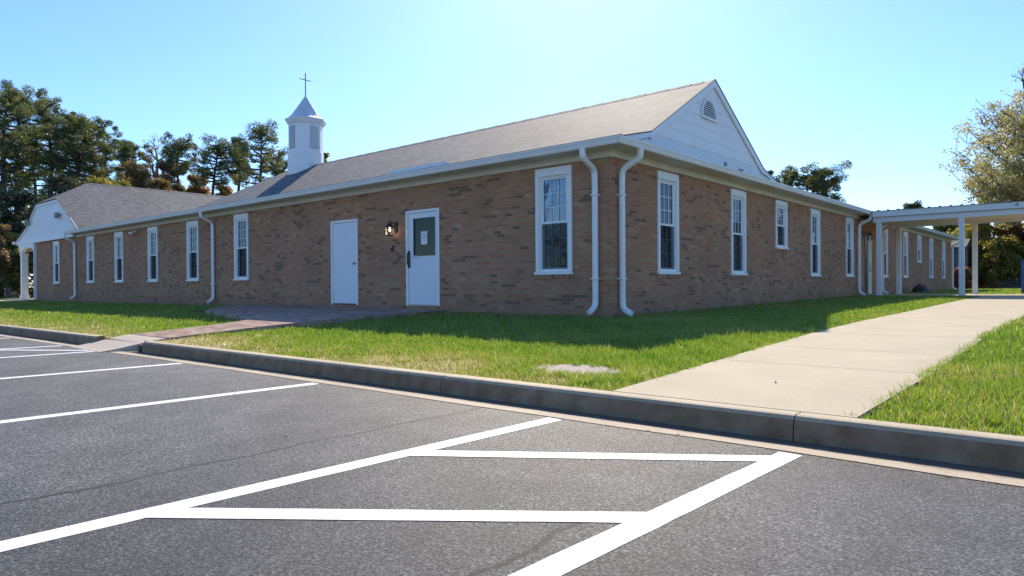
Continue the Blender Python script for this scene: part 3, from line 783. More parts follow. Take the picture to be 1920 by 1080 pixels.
for k in range(8):
    a = k * math.pi / 4
    if k % 2: continue
    d = Vector((math.cos(a), math.sin(a), 0)); t_ = Vector((-d.y, d.x, 0)); c = Vector((sx, sy, 0)) + d * ap
    g = MB(); w_ = 0.185
    def rect(off, hw, z0, z1): return [c + d * off - t_ * hw + Vector((0, 0, z0)), c + d * off + t_ * hw + Vector((0, 0, z0)), c + d * off + t_ * hw + Vector((0, 0, z1)), c + d * off - t_ * hw + Vector((0, 0, z1))]
    g.cur = 0; g.face(rect(0.004, w_, 5.72, 6.60))
    g.cur = 1; n_ = 17
    for i in range(n_):
        z0 = 5.73 + i * 0.051
        p = [c + d * 0.006 - t_ * w_ + Vector((0, 0, z0 + .036)), c + d * 0.032 - t_ * w_ + Vector((0, 0, z0)), c + d * 0.032 - t_ * w_ + Vector((0, 0, z0 + .010)), c + d * 0.006 - t_ * w_ + Vector((0, 0, z0 + .046))]
        g.prism(p, t_ * 2 * w_)
    g.build("louvre_panel", [louvreDarkM, white], stp)

# ---- windows: built once facing -Y at the origin (x 0..0.86, z 0..2.03), then copied
def curtain_mesh(x0, x1, z0, z1, y, gather=0.0, side=1):
    g = MB(); n = 28
    cols = []
    for i in range(n + 1):
        t_ = i / n; col_ = []
        for k in range(9):
            s_ = k / 8; z = z1 + (z0 - z1) * s_
            pull = gather * math.sin(math.pi * min(1, s_ * 1.1)) ** 1.5
            x = x0 + (x1 - x0) * t_
            xe = x0 if side > 0 else x1
            x = xe + (x - xe) * (1 - pull)
            col_.append((x, y + 0.018 * math.sin(t_ * 38), z))
        cols.append(col_)
    for i in range(n):
        for k in range(8): g.face([cols[i][k], cols[i][k + 1], cols[i + 1][k + 1], cols[i + 1][k]])
    return g
def make_window(H, style=0):
    w = 0.86; g = MB()
    cw, ct = 0.085, 0.15 if H > 1.5 else 0.13
    # outer casing: two jambs, deep head with a drip lip, sloping sill
    g.box(0, -0.030, 0.06, cw, 0.10, H - ct); g.box(w - cw, -0.030, 0.06, w, 0.10, H - ct)
    g.box(0, -0.030, H - ct, w, 0.10, H); g.box(0.0, -0.042, H - ct - .004, w, -0.028, H - ct + 0.022)
    g.prism([(-0.02, -0.052, 0.0), (-0.02, 0.10, 0.0), (-0.02, 0.10, 0.075), (-0.02, -0.052, 0.052)], (w + 0.04, 0, 0))
    fr = MB.build(g, "window", white)
    bevel(fr, 0.004, 2)
    # inner track frame
    g = MB(); c2 = cw + 0.035
    g.box(cw, 0.0, 0.06, c2, 0.10, H - ct); g.box(w - c2, 0.0, 0.06, w - cw, 0.10, H - ct); g.box(c2, 0.0, H - ct - .035, w - c2, 0.10, H - ct); g.box(c2, 0.0, 0.06, w - c2, 0.10, 0.10)
    g.build("inner_frame", white, fr)
    zlo, zhi = 0.10, H - ct - .035; zm = (zlo + zhi) / 2 + 0.02; a, b = c2, w - c2; st = 0.042
    def sash(name, z0, z1, y):
        s = MB(); s.box(a, y, z0, a + st, y + .03, z1); s.box(b - st, y, z0, b, y + .03, z1); s.box(a + st, y, z0, b - st, y + .03, z0 + st); s.box(a + st, y, z1 - st * .8, b - st, y + .03, z1)
        o = s.build(name, white, fr)
        q = MB(); gx0, gx1, gz0, gz1 = a + st, b - st, z0 + st, z1 - st * .8
        for i in (1, 2): xm = gx0 + (gx1 - gx0) * i / 3; q.box(xm - .006, y + .006, gz0, xm + .006, y + .018, gz1)
        nr = 3
        for i in range(1, nr): zz = gz0 + (gz1 - gz0) * i / nr; q.box(gx0, y + .0065, zz - .006, gx1, y + .0175, zz + .006)
        q.build("muntins", white, fr)
        p = MB(); p.box(gx0, y + .019, gz0, gx1, y + .023, gz1); p.build("glass_pane", glassM, fr)
    sash("upper_sash", zm - .02, zhi, 0.022); sash("lower_sash", zlo, zm + .02, 0.056)
    p = MB(); p.face([(a + .01, 0.028, zlo + .01), (b - .01, 0.028, zlo + .01), (b - .01, 0.028, zm - .03), (a + .01, 0.028, zm - .03)]); p.build("insect_screen", screenM, fr)
    # rowlock brick sill
    s = MB(); s.box(-0.04, -0.022, -0.075, w + 0.04, 0.0, -0.003); s.build("brick_sill", soldierM, fr)
    if style == 1:
        curtain_mesh(a, w * .56, 0.1, H - .1, 0.112, 0.45, 1).build("curtain", curtainM, fr); curtain_mesh(w * .44, b, 0.1, H - .1, 0.135, 0.45, -1).build("curtain", curtainM, fr)
    elif style == 2:
        curtain_mesh(a, a + .2, 0.1, H - .1, 0.115, 0.0, 1).build("curtain", curtainM, fr); curtain_mesh(b - .2, b, 0.1, H - .1, 0.115, 0.0, 1).build("curtain", curtainM, fr)
    elif style == 3:
        s = MB()
        zz = 0.14
        while zz < H - .2: s.box(a, 0.13, zz, b, 0.15, zz + .018); zz += 0.045
        s.build("window_blind", curtainDarkM, fr)
    elif style == 4:
        s = MB(); s.box(a, 0.13, H * .55, b, 0.14, H - .15); s.build("roller_blind", curtainM, fr)
    return fr
protos = {}
def place_window(axis, a, z, H=2.03, style=0):
    k = (H, style)
    if k not in protos: o = protos[k] = make_window(H, style); o.parent = B
    else: o = copy_tree(protos[k], B)
    if axis == 'x': o.location = (a, 0, z); o.rotation_euler = (0, 0, 0)
    else: o.location = (0, a, z); o.rotation_euler = (0, 0, math.pi / 2)
    return o
for i, (a, b) in enumerate(FW): place_window('x', a, 0.65, 2.03, [3, 0, 3, 4, 2, 0, 2][i])
for i, (a, b) in enumerate(RW): place_window('y', a, 0.65, 2.03, [1, 2, 2, 0, 0, 2, 0, 0][i])
for i, (a, b) in enumerate(RS): place_window('y', a, 1.38, 1.30, [4, 0][i])

# ---- doors
def door_frame(g, x0, x1, z0, z1, t=0.055):
    g.box(x0, -0.024, z0, x0 + t, 0.12, z1 - t); g.box(x1 - t, -0.024, z0, x1, 0.12, z1 - t); g.box(x0, -0.024, z1 - t, x1, 0.12, z1)
x0, x1, z0, z1 = D1; g = MB(); g.box(x0 + .06, 0.004, z0 + .035, x1 - .06, 0.05, z1 - .062); d1 = bevel(g.build("door", doorM, B), .003)
g = MB(); door_frame(g, x0, x1, z0, z1); bevel(g.build("door_frame", white, d1), .004)
g = MB(); g.tube([(x1 - .12, 0.004, 1.02), (x1 - .12, -0.012, 1.02)], 0.036, 14); g.tube([(x1 - .12, -0.012, 1.02), (x1 - .12, -0.04, 1.02)], 0.012, 10)
g.tube([(x1 - .12, -0.04, 1.02), (x1 - .12, -0.052, 1.02), (x1 - .12, -0.075, 1.02), (x1 - .12, -0.085, 1.02)], [0.018, 0.029, 0.029, 0.016], 14); g.build("door_knob", steelM, d1)
g = MB(); g.box(x0 + .03, -0.02, -0.6, x1 - .03, 0.20, -0.022); g.build("door_step", soldierM, B)
g = MB(); g.box(x0 + .06, 0.0, z0, x1 - .06, 0.20, z0 + .03); g.build("threshold", bronzeM, d1)
x0, x1, z0, z1 = D2; gx0, gx1, gz0, gz1 = -5.34, -4.58, 1.12, 1.99
g = MB(); a, b = x0 + .06, x1 - .06; lo, hi = z0 + .022, z1 - .062
g.box(a, 0.004, lo, gx0, 0.05, hi); g.box(gx1, 0.004, lo, b, 0.05, hi); g.box(gx0, 0.004, lo, gx1, 0.05, gz0); g.box(gx0, 0.004, gz1, gx1, 0.05, hi)
d2 = g.build("door", doorM, B)
g = MB(); door_frame(g, x0, x1, z0, z1); bevel(g.build("door_frame", white, d2), .004)
g = MB(); t = .022
g.box(gx0 - t, -0.006, gz0 - t, gx0 + .006, 0.004, gz1 + t); g.box(gx1 - .006, -0.006, gz0 - t, gx1 + t, 0.004, gz1 + t); g.box(gx0 + .006, -0.006, gz0 - t, gx1 - .006, 0.004, gz0 + .006); g.box(gx0 + .006, -0.006, gz1 - .006, gx1 - .006, 0.004, gz1 + t)
g.build("glazing_bead", doorM, d2)
g = MB(); g.box(gx0, 0.022, gz0, gx1, 0.030, gz1); g.build("glass_pane", glassDarkM, d2)
g = MB(); g.box(gx0 - .02, 0.052, gz0 - .02, gx1 + .02, 0.056, gz1 + .02); g.build("door_shade", simple("olive_shade", (.075, .055, .03), .8), d2)
g = MB(); g.box(-5.515, -0.010, 0.86, -5.445, 0.004, 1.26); g.box(-5.53, -0.014, 0.98, -5.455, -0.010, 1.03)
g.tube([(-5.48, -0.01, 1.20), (-5.48, -0.055, 1.19), (-5.48, -0.058, 1.12), (-5.48, -0.055, 0.94), (-5.48, -0.01, 0.92)], 0.016, 8)
g.build("door_pull", bronzeM, d2)
g = MB(); g.box(x0 + .03, -0.03, -0.6, x1 - .03, 0.20, -0.002); g.build("door_step", soldierM, B)
g = MB(); g.box(a, 0.0, z0, b, 0.20, z0 + .018); g.build("threshold", steelM, d2)
# paper notice taped to the glass
g = MB(); g.box(-5.085, 0.018, 1.385, -4.875, 0.0205, 1.68); g.cur = 1
for i, (w_, n_) in enumerate(((.13, 3), (.13, 3), (.14, 3), (.14, 3), (.09, 2))):
    z = 1.615 - i * 0.036 - (0.012 if i == 4 else 0); xx0 = -4.98 - w_ / 2; r2 = random.Random(i)
    while xx0 < -4.98 + w_ / 2:
        l = r2.uniform(.012, .03); g.box(xx0, 0.0165, z, xx0 + l, 0.0178, z + .011); xx0 += l + .008
nt = g.build("paper_notice", [paperM, inkM]); tag(nt, "white paper notice taped inside the glass of the half-glazed door", "notice")
g = MB(); g.box(-5.335, -0.0085, 1.085, -5.19, -0.0065, 1.14); g.cur = 1
for i in range(4): g.box(-5.32 + .033 * i, -0.0098, 1.098, -5.302 + .033 * i, -0.0088, 1.124)
nt = g.build("door_sticker", [paperM, inkM]); tag(nt, "small white sticker at the lower left corner of the door glass", "sticker")
# card reader / bell
g = MB(); g.box(-6.12, -0.03, 1.27, -6.035, 0.0, 1.40); rd = empty("entry_keypad", (0, 0, 0)); bevel(g.build("case", blackM, rd), .006)
g = MB(); g.tube([(-6.09, -0.03, 1.365), (-6.09, -0.038, 1.365)], .014, 12); g.build("button", paperM, rd)
rd.location = (0, 0, 0); tag(rd, "small black entry keypad on the brick beside the half-glazed door", "keypad")
# lantern
def lantern(name, rz, loc, lit, label):
    L = empty(name, loc, rz)
    g = MB(); g.box(-0.055, -0.025, -0.13, 0.055, 0.0, 0.13); bevel(g.build("back_plate", blackM, L), .008)
    g = MB(); g.tube([(0, -0.02, 0.05), (0, -0.10, 0.09), (0, -0.17, 0.12), (0, -0.20, 0.10)], 0.012, 8); g.tube([(0, -0.20, 0.06), (0, -0.20, 0.17)], [0.018, 0.004], 8); g.build("arm", blackM, L)
    g = MB(); cx_, cy_ = 0, -0.20
    def ring(r): return [(cx_ - r, cy_ - r), (cx_ + r, cy_ - r), (cx_ + r, cy_ + r), (cx_ - r, cy_ + r)]
    def fr(r0, z0, r1, z1):
        A_ = [(x, y, z0) for x, y in ring(r0)]; B_ = [(x, y, z1) for x, y in ring(r1)]
        for k in range(4): g.face([A_[k], A_[(k + 1) % 4], B_[(k + 1) % 4], B_[k]])
    fr(.088, -.015, .075, .005); fr(.075, .005, .03, .055); fr(.03, .055, .012, .075); g.face([(x, y, -.015) for x, y in ring(.088)])
    g.box(-.072, cy_ - .072, -.20, .072, cy_ + .072, -.188); g.box(-.03, cy_ - .03, -.215, .03, cy_ + .03, -.20)
    for sx_ in (-1, 1):
        for sy_ in (-1, 1):
            g.tube([(sx_ * .078, cy_ + sy_ * .078, -.012), (sx_ * .064, cy_ + sy_ * .064, -.19)], .006, 6)
    g.build("lantern_cage", blackM, L)
    g = MB()
    for k in range(4):
        q = [ring(.075)[k], ring(.075)[(k + 1) % 4]]; q2 = [ring(.062)[k], ring(.062)[(k + 1) % 4]]
        g.face([(q2[0][0], q2[0][1], -.186), (q2[1][0], q2[1][1], -.186), (q[1][0], q[1][1], -.016), (q[0][0], q[0][1], -.016)])
    g.build("lantern_glass", clearM, L)
    g = MB(); g.lathe((0, cy_), [(.006, -.115), (.022, -.100), (.030, -.08), (.026, -.058), (.014, -.035), (.012, -.015)], 14)
    g.build("bulb", bulbM if lit else paperM, L, smooth=True)
    if lit:
        ld = bpy.data.lights.new("lantern_light", 'POINT'); ld.energy = 0.35; ld.color = (1, .7, .4); ld.shadow_soft_size = .03
        lo_ = bpy.data.objects.new("lantern_light", ld); COL.objects.link(lo_); lo_.parent = L; lo_.location = (0, cy_, -.15)
    tag(L, label, "wall lantern"); return L
lantern("wall_lantern", 0, (-5.93, 0, 1.83), True, "lit black wall lantern on the brick between the two front doors")
lantern("wall_lantern", math.pi / 2, (0, 16.95, 2.20), False, "unlit black wall lantern beside the side door under the canopy")
# side door: dark glazed sidelight and a white leaf
y0, y1, z0, z1 = D3
g = MB(); g.box(-0.05, y0 + .47, 0.02, 0.018, y1 - .06, z1 - .06); sd = g.build("door", warmLitWhiteM, B)
g = MB(); g.box(-.12, y0, 0.0, .024, y0 + .04, z1 - .05); g.box(-.12, y1 - .055, 0.0, .026, y1, z1 - .05); g.box(-.12, y0, z1 - .05, .026, y1, z1); g.build("door_frame", bronzeM, sd)
g = MB(); g.box(-.04, y0 + .04, 0.02, -.02, y0 + .465, z1 - .05); g.build("sidelight", simple("dark_tinted_glass", (.02, .018, .03), 0.15), sd)
g = MB(); g.box(.018, y0 + .62, 0.85, .03, y0 + .68, 1.20); g.tube([(.03, y0 + .65, .92), (.075, y0 + .65, .92), (.08, y0 + .80, .915)], .011, 8); g.build("lever_handle", bronzeM, sd)

# lights on the wing and under the eave
def flood(loc, rz, label):
    L = empty("floodlight", loc, rz)
    g = MB(); g.box(-.14, -.20, -.16, .14, -.06, .10); bevel(g.build("housing", simple("beige_plastic", (.30, .28, .22), .5) if "beige_plastic" not in MATS else MATS["beige_plastic"], L), .02)
    g = MB(); g.box(-.11, -.212, -.13, .11, -.20, .06); g.build("lens", simple("dull_lens", (.12, .11, .08), .3) if "dull_lens" not in MATS else MATS["dull_lens"], L)
    g = MB(); g.box(-.06, -.06, -.05, .06, 0, .05); g.build("bracket", galvM, L)
    tag(L, label, "floodlight"); return L
flood((-30.34, -0.12, 3.87), 0, "boxy floodlight high on the right of the left white gable")
flood((-35.25, -0.12, 3.85), 0, "boxy floodlight near the left slope of the left white gable")
L = empty("security_light", (-21.6, 0.0, 2.60))
g = MB(); g.tube([(0, 0, 0), (0, -.03, 0)], .06, 12); g.build("back_plate", white, L)
for s_ in (-1, 1):
    g = MB(); g.tube([(0, -.03, 0), (s_ * .05, -.07, -.02)], .014, 6); g.tube([(s_ * .05, -.06, -.01), (s_ * .09, -.15, -.06), (s_ * .10, -.19, -.08)], [.025, .05, .065], 12); g.build("lamp_head", white, L, smooth=True)
tag(L, "white twin-headed security light under the front eave between two windows", "security light")

# ------------------------------------------------------------------ canopy over the side door
K = empty("walkway_canopy"); tag(K, "white walkway canopy with ribbed metal roof on square posts", "canopy")
CX0, CX1, CY0, CY1 = 0.53, 9.6, 15.85, 19.25
g = MB(); g.box(CX0, CY0, 2.73, CX1, CY0 + .04, 2.925); g.box(CX0, CY1 - .04, 2.73, CX1, CY1, 2.925); g.box(CX1, CY0, 2.73, CX1 + .04, CY1, 2.925)
g.box(CX0 - .0, CY0 + .04, 2.73, CX0 + .03, CY1 - .04, 2.90)
g.build("fascia", postM, K)
g = MB(); g.box(CX0, CY0 + .10, 2.55, CX1, CY0 + .26, 2.728); g.box(CX0, CY1 - .26, 2.55, CX1, CY1 - .10, 2.728)
g.build("beam", postM, K)
g = MB(); g.box(CX0 - .45, CY0 + .262, 2.66, CX1, CY1 - .262, 2.68); g.build("ceiling", beigeM, K)
g = MB(); g.box(CX0, CY0 - .03, 2.927, CX1 + .06, CY1 + .03, 2.937)
x = CX0 + 0.18
while x < CX1:
    g.prism([(x - .035, CY0 - .03, 2.937), (x + .035, CY0 - .03, 2.937), (x + .018, CY0 - .03, 2.968), (x - .018, CY0 - .03, 2.968)], (0, CY1 - CY0 + .06, 0)); x += 0.305
g.build("metal_roof", canopyRoofM, K)
for (x, y) in ((0.70, 16.03), (3.12, 16.03), (6.75, 16.03), (9.3, 16.03), (0.70, 19.07), (3.12, 19.07), (6.75, 19.07), (9.3, 19.07)):
    g = MB(); g.box(x - .075, y - .075, -0.12, x + .075, y + .075, 2.548); g.box(x - .085, y - .085, -0.12, x + .085, y + .085, 0.06)
    bevel(g.build("post", postM, K), .006)
g = MB(); g.box(4.55, CY0 - .03, 2.80, 4.63, CY0, 2.88); g.build("junction_box", galvM, K)

# rounded dark sack by the wall
SK = MB(); c = Vector((0.62, 23.6, -0.06))
rr = 14
rows = []
for i in range(9):
    th = math.pi / 2 * i / 8; row = []
    for k in range(18):
        ph = 2 * math.pi * k / 18; q = Vector((math.cos(ph) * math.cos(th), math.sin(ph) * math.cos(th), math.sin(th)))
        s_ = 1 + 0.13 * mnoise.noise(q * 2.2); row.append((c.x + q.x * .36 * s_, c.y + q.y * .40 * s_, c.z + q.z * .42 * s_))
    rows.append(row)
for i in range(8):
    for k in range(18):
        SK.cur = 1 if (12 <= k <= 13 and 4 <= i <= 5) else 0
        SK.face([rows[i][k], rows[i][(k + 1) % 18], rows[i + 1][(k + 1) % 18], rows[i + 1][k]])
o = SK.build("garbage_sack", [sackM, redM], smooth=True); tag(o, "rounded black sack with a red side on the ground against the brick wall", "sack")

# blue kiosk panel at the right edge
SG = empty("blue_sign", (4.30, 21.2, 0.0)); tag(SG, "blue upright sign panel with white letters beyond the canopy", "sign")
g = MB(); g.box(0, 0, 0.10, 0.95, 0.10, 1.28); bevel(g.build("panel", blueM, SG), .012)
g = MB(); g.box(0.0, -0.02, 0.0, 0.12, 0.12, 0.10); g.box(0.83, -0.02, 0.0, 0.95, 0.12, 0.10); g.build("foot", blackM, SG)
def text(body, size, loc, parent, mat):
    cu = bpy.data.curves.new("lettering", 'FONT'); cu.body = body; cu.size = size; cu.extrude = 0.002; cu.offset = 0.006
    o = bpy.data.objects.new("lettering", cu); COL.objects.link(o); cu.materials.append(mat)
    o.parent = parent; o.location = loc; o.rotation_euler = (math.pi / 2, 0, 0); 
    dg = bpy.context.evaluated_depsgraph_get(); me = bpy.data.meshes.new_from_object(o.evaluated_get(dg)); 
    o2 = bpy.data.objects.new("lettering", me); COL.objects.link(o2); o2.parent = parent; o2.location = loc; o2.rotation_euler = o.rotation_euler
    bpy.data.objects.remove(o); return o2
text("II", 0.20, (0.17, -0.006, 0.98), SG, paperM); text("HI", 0.20, (0.10, -0.006, 0.80), SG, paperM); text("FO", 0.20, (0.09, -0.006, 0.62), SG, paperM)

# grey board shed and fence at the back right
SH = empty("grey_shed", (-1.1, 44.0, 0)); tag(SH, "grey board shed partly hidden behind the far corner of the brick wing", "shed")
g = MB(); x = -1.8
while x < 0.75: g.box(x, 0, -0.1, x + .14, .03, 2.75); x += .15
g.box(-1.8, .03, -0.1, 0.75, 3.0, 2.75); g.build("board_wall", fenceM, SH)
g = MB(); g.prism([(-2.0, -.3, 2.72), (-2.0, -.3, 2.80), (-2.0, 1.5, 3.4), (-2.0, 3.3, 2.8), (-2.0, 3.3, 2.72)], (2.85, 0, 0)); g.build("shed_roof", shingleM, SH)
FN = empty("board_fence", (0, 47.5, 0)); tag(FN, "low grey board fence under the trees beyond the canopy", "fence")
g = MB(); x = 0.4
while x < 14: g.box(x, 0, -.1, x + .13, .025, 1.0); x += .145
g.build("fence_boards", fenceM, FN)
g = MB(); g.box(.4, .025, .25, 14, .06, .33); g.box(.4, .025, .75, 14, .06, .83); g.build("fence_rails", fenceM, FN)

# ------------------------------------------------------------------ trees
def leaf_cloud(rng, centres, radii, n, size, aspect=1.0, flat=0.7, up=0.3):
    """n leaf quads per centre as numpy"""
    C = np.repeat(np.asarray(centres), n, axis=0); Rr = np.repeat(np.asarray(radii), n)[:, None]
    N = len(C)
    d = rng.normal(size=(N, 3)); d /= np.linalg.norm(d, axis=1)[:, None] + 1e-9
    rad = rng.uniform(0.15, 1.0, size=(N, 1)) ** 0.55
    p = C + d * rad * Rr * np.array([1, 1, flat])
    # leaf frame
    nrm = rng.normal(size=(N, 3)) + np.array([0, 0, up]); nrm /= np.linalg.norm(nrm, axis=1)[:, None]
    t_ = np.cross(nrm, rng.normal(size=(N, 3))); t_ /= np.linalg.norm(t_, axis=1)[:, None] + 1e-9
    b = np.cross(nrm, t_)
    s = size * rng.uniform(0.6, 1.35, size=(N, 1))
    a1, a2 = t_ * s, b * s * aspect
    quad = np.stack([p - a1, p + a2 * 0.7 - a1 * 0.1, p + a1, p - a2 * 0.7 + a1 * 0.1], axis=1)
    return quad.reshape(-1, 3), N
def make_tree(name, kind, x, y, H, cb, hw, leafm, barkm, seed, label, group, dens=1.0, cat="tree"):
    rng = np.random.default_rng(seed); rr_ = random.Random(seed)
    z0 = zl(x, y) - 0.4
    T = empty(name, (x, y, 0)); tag(T, label, cat, group)
    g = MB(); lean = (rr_.uniform(-.35, .35), rr_.uniform(-.35, .35))
    def trunk_at(h): t_ = h / H; return Vector((lean[0] * t_ * t_ * 2 + .12 * math.sin(h * .6 + seed), lean[1] * t_ * t_ * 2 + .12 * math.cos(h * .5 + seed), h))
    r0 = 0.020 * H + 0.03
    cen, rad = [], []
    if kind == 'pine':
        path = [trunk_at(h) for h in np.linspace(z0, H * 0.95, 11)]
        g.tube(path, [max(.03, r0 * (1 - .85 * i / 10)) for i in range(11)], 8)
        nl = 40 if dens > 1 else 30
        span = H - cb
        for i in range(nl):
            f = (i + rr_.random()) / nl; h = cb + span * f * 0.94
            prof = (math.sin(math.pi * min(1, (0.16 + 0.84 * (1 - f)) * .88)) ** .7) * (0.6 + .5 * rr_.random())
            ln = hw * 1.05 * prof
            a = i * 2.4 + rr_.uniform(-.5, .5); s0 = trunk_at(h)
            e = s0 + Vector((math.cos(a) * ln, math.sin(a) * ln, ln * rr_.uniform(.05, .45)))
            mid = s0.lerp(e, .5) + Vector((0, 0, -.06 * ln))
            g.tube([s0, mid, e], [r0 * .28, r0 * .18, .015], 5)
            for fr_ in (0.45, 0.75, 1.0):
                if ln < .5 and fr_ < 1: continue
                q = s0.lerp(e, fr_) + Vector((rr_.uniform(-.45, .45), rr_.uniform(-.45, .45), rr_.uniform(-.35, .35)))
                cen.append(q); rad.append(rr_.uniform(.26, .60) * (0.75 + hw * .10))
        for k in range(4): cen.append(trunk_at(H * .955) + Vector((rr_.uniform(-.3, .3), rr_.uniform(-.3, .3), rr_.uniform(-.4, .1)))); rad.append(.45)
        # a few dead lower limbs
        for k in range(5):
            h = cb * rr_.uniform(.65, 1.0); a = rr_.uniform(0, 6.28); s0 = trunk_at(h); l = hw * rr_.uniform(.3, .7)
            g.tube([s0, s0 + Vector((math.cos(a) * l, math.sin(a) * l, l * .15))], [.04, .01], 4)
        n = int(125 * dens); size, asp, flat, up = 0.125, 0.30, 0.80, 0.4
    else:
        th = cb + (H - cb) * 0.35
        path = [trunk_at(h) for h in np.linspace(z0, th, 6)]
        g.tube(path, [r0 * (1 - .09 * i) for i in range(6)], 8)
        def grow(p, d, ln, r, lvl):
            q = p + d * ln; mid = p.lerp(q, .5) + Vector((rr_.uniform(-1, 1), rr_.uniform(-1, 1), rr_.uniform(-.5, 1))) * ln * .07
            g.tube([p, mid, q], [r, r * .8, r * .55], 5 if lvl < 3 else 4, caps=False)
            if lvl >= 2: cen.append(q); rad.append(rr_.uniform(.4, .7) * (.4 + hw * .22)); cen.append(mid); rad.append(rr_.uniform(.3, .5) * (.4 + hw * .2))
            if lvl >= (5 if leafm is yellowM else 4): return
            for k in range(3 if lvl < 3 else 2):
                nd = (d + Vector((rr_.gauss(0, .55), rr_.gauss(0, .55), rr_.gauss(.12, .35)))).normalized(); grow(q, nd, ln * rr_.uniform(.6, .82), r * .55, lvl + 1)
        top = trunk_at(th); sc = (H - th)
        nb = 5
        for k in range(nb):
            a = 6.283 * k / nb + rr_.uniform(-.4, .4); el = rr_.uniform(.35, 1.2)
            hx = hw / max(.5, sc)
            grow(trunk_at(rr_.uniform(cb, th)), Vector((math.cos(a) * math.cos(el) * max(.6, hx * 1.3), math.sin(a) * math.cos(el) * max(.6, hx * 1.3), math.sin(el))).normalized(), max(hw, sc * .6) * .42, r0 * .5, 1)
        grow(top, Vector((.05, .05, 1)), sc * .42, r0 * .55, 1)
        # keep the crown inside its silhouette
        cc, rrr = [], []
        mx = max(math.hypot(q.x, q.y) for q in cen); mz = max(q.z for q in cen); mn = min(q.z for q in cen)
        for q, r_ in zip(cen, rad):
            if math.hypot(q.x, q.y) > hw * 1.05: q = Vector((q.x * hw / mx, q.y * hw / mx, q.z))
            q = Vector((q.x, q.y, min(q.z, H - r_ * .5))); cc.append(q); rrr.append(r_)
        # fill the outer shell
        zc = (H + cb) / 2; hz = (H - cb) / 2
        for k in range(int(60 + hw * (110 if leafm is yellowM else 18))):
            v = Vector((rr_.gauss(0, 1), rr_.gauss(0, 1), rr_.gauss(0, 1))).normalized(); s_ = rr_.uniform(.3 if leafm is yellowM else .45, .98) * (1 + (.15 if leafm is yellowM else .4) * mnoise.noise(v * 2 + Vector((seed, 0, 0))))
            cc.append(Vector((v.x * hw * s_, v.y * hw * s_, zc + v.z * hz * s_))); rrr.append(rr_.uniform(.5, 1.05) if leafm is yellowM else rr_.uniform(.22, .45) * (.5 + hw * .18))
        cen, rad = cc, rrr
        if leafm is yellowM:
            cen, rad = [], []
            for k in range(90):
                vz_ = 1 - 1.75 * (k + .5) / 90; va_ = k * 2.39996; v = Vector((math.cos(va_) * math.sqrt(1 - vz_ * vz_), math.sin(va_) * math.sqrt(1 - vz_ * vz_), vz_)); s0 = trunk_at(rr_.uniform(cb * .6, th + 1.5))
                e = Vector((v.x * hw * .93, v.y * hw * .93, zc + .2 + v.z * hz * .92)); L_ = (e - s0).length
                mid = s0.lerp(e, .5) + Vector((0, 0, -.05 * L_)) + Vector((rr_.uniform(-.3, .3), rr_.uniform(-.3, .3), 0))
                g.tube([s0, s0.lerp(mid, .5), mid, mid.lerp(e, .6), e], [.075, .06, .042, .024, .008], 5, caps=False)
                for q_ in range(13):
                    f_ = rr_.uniform(.35, 1.0); b0 = (s0.lerp(mid, f_ * 2) if f_ < .5 else mid.lerp(e, f_ * 2 - 1))
                    d_ = Vector((rr_.gauss(0, 1), rr_.gauss(0, 1), rr_.gauss(.4, .7))).normalized() * rr_.uniform(.5, 1.5)
                    tip_ = b0 + d_
                    rx = math.hypot(tip_.x, tip_.y) / hw; rz = (tip_.z - zc) / hz
                    if rx * rx + rz * rz > 1.08: tip_ = b0 + d_ * .35
                    g.tube([b0, b0.lerp(tip_, .5) + Vector((0, 0, .06)), tip_], [.022, .014, .006], 4, caps=False)
                    cen.append(tip_); rad.append(rr_.uniform(.32, .62)); cen.append(b0.lerp(tip_, .5)); rad.append(rr_.uniform(.25, .45))
        n = int((44 if kind == 'broad' else 7) * dens * (0.6 if leafm is rustM or leafm is orangeM else 1)); size, asp, flat, up = (0.075 if leafm is yellowM else 0.085), 0.8, 0.85, 0.2
    g.build("trunk", barkm, T, smooth=True)
    if n > 0:
        if leafm is yellowM: n = 30
        V, N = leaf_cloud(rng, np.array([tuple(q) for q in cen]), np.array(rad), n, size, asp, flat, up)
        clump = np.repeat(rng.uniform(0, 1, size=len(cen)), n)
        tint = np.clip(0.15 + 0.45 * clump + 0.35 * rng.uniform(0, 1, size=N) + 0.15 * (rng.uniform(0, 1, size=N) > .92), 0, 1)
        fast_mesh("crown", V, 4, leafm, tint, T)
    return T
PINE = "pines standing behind the church"
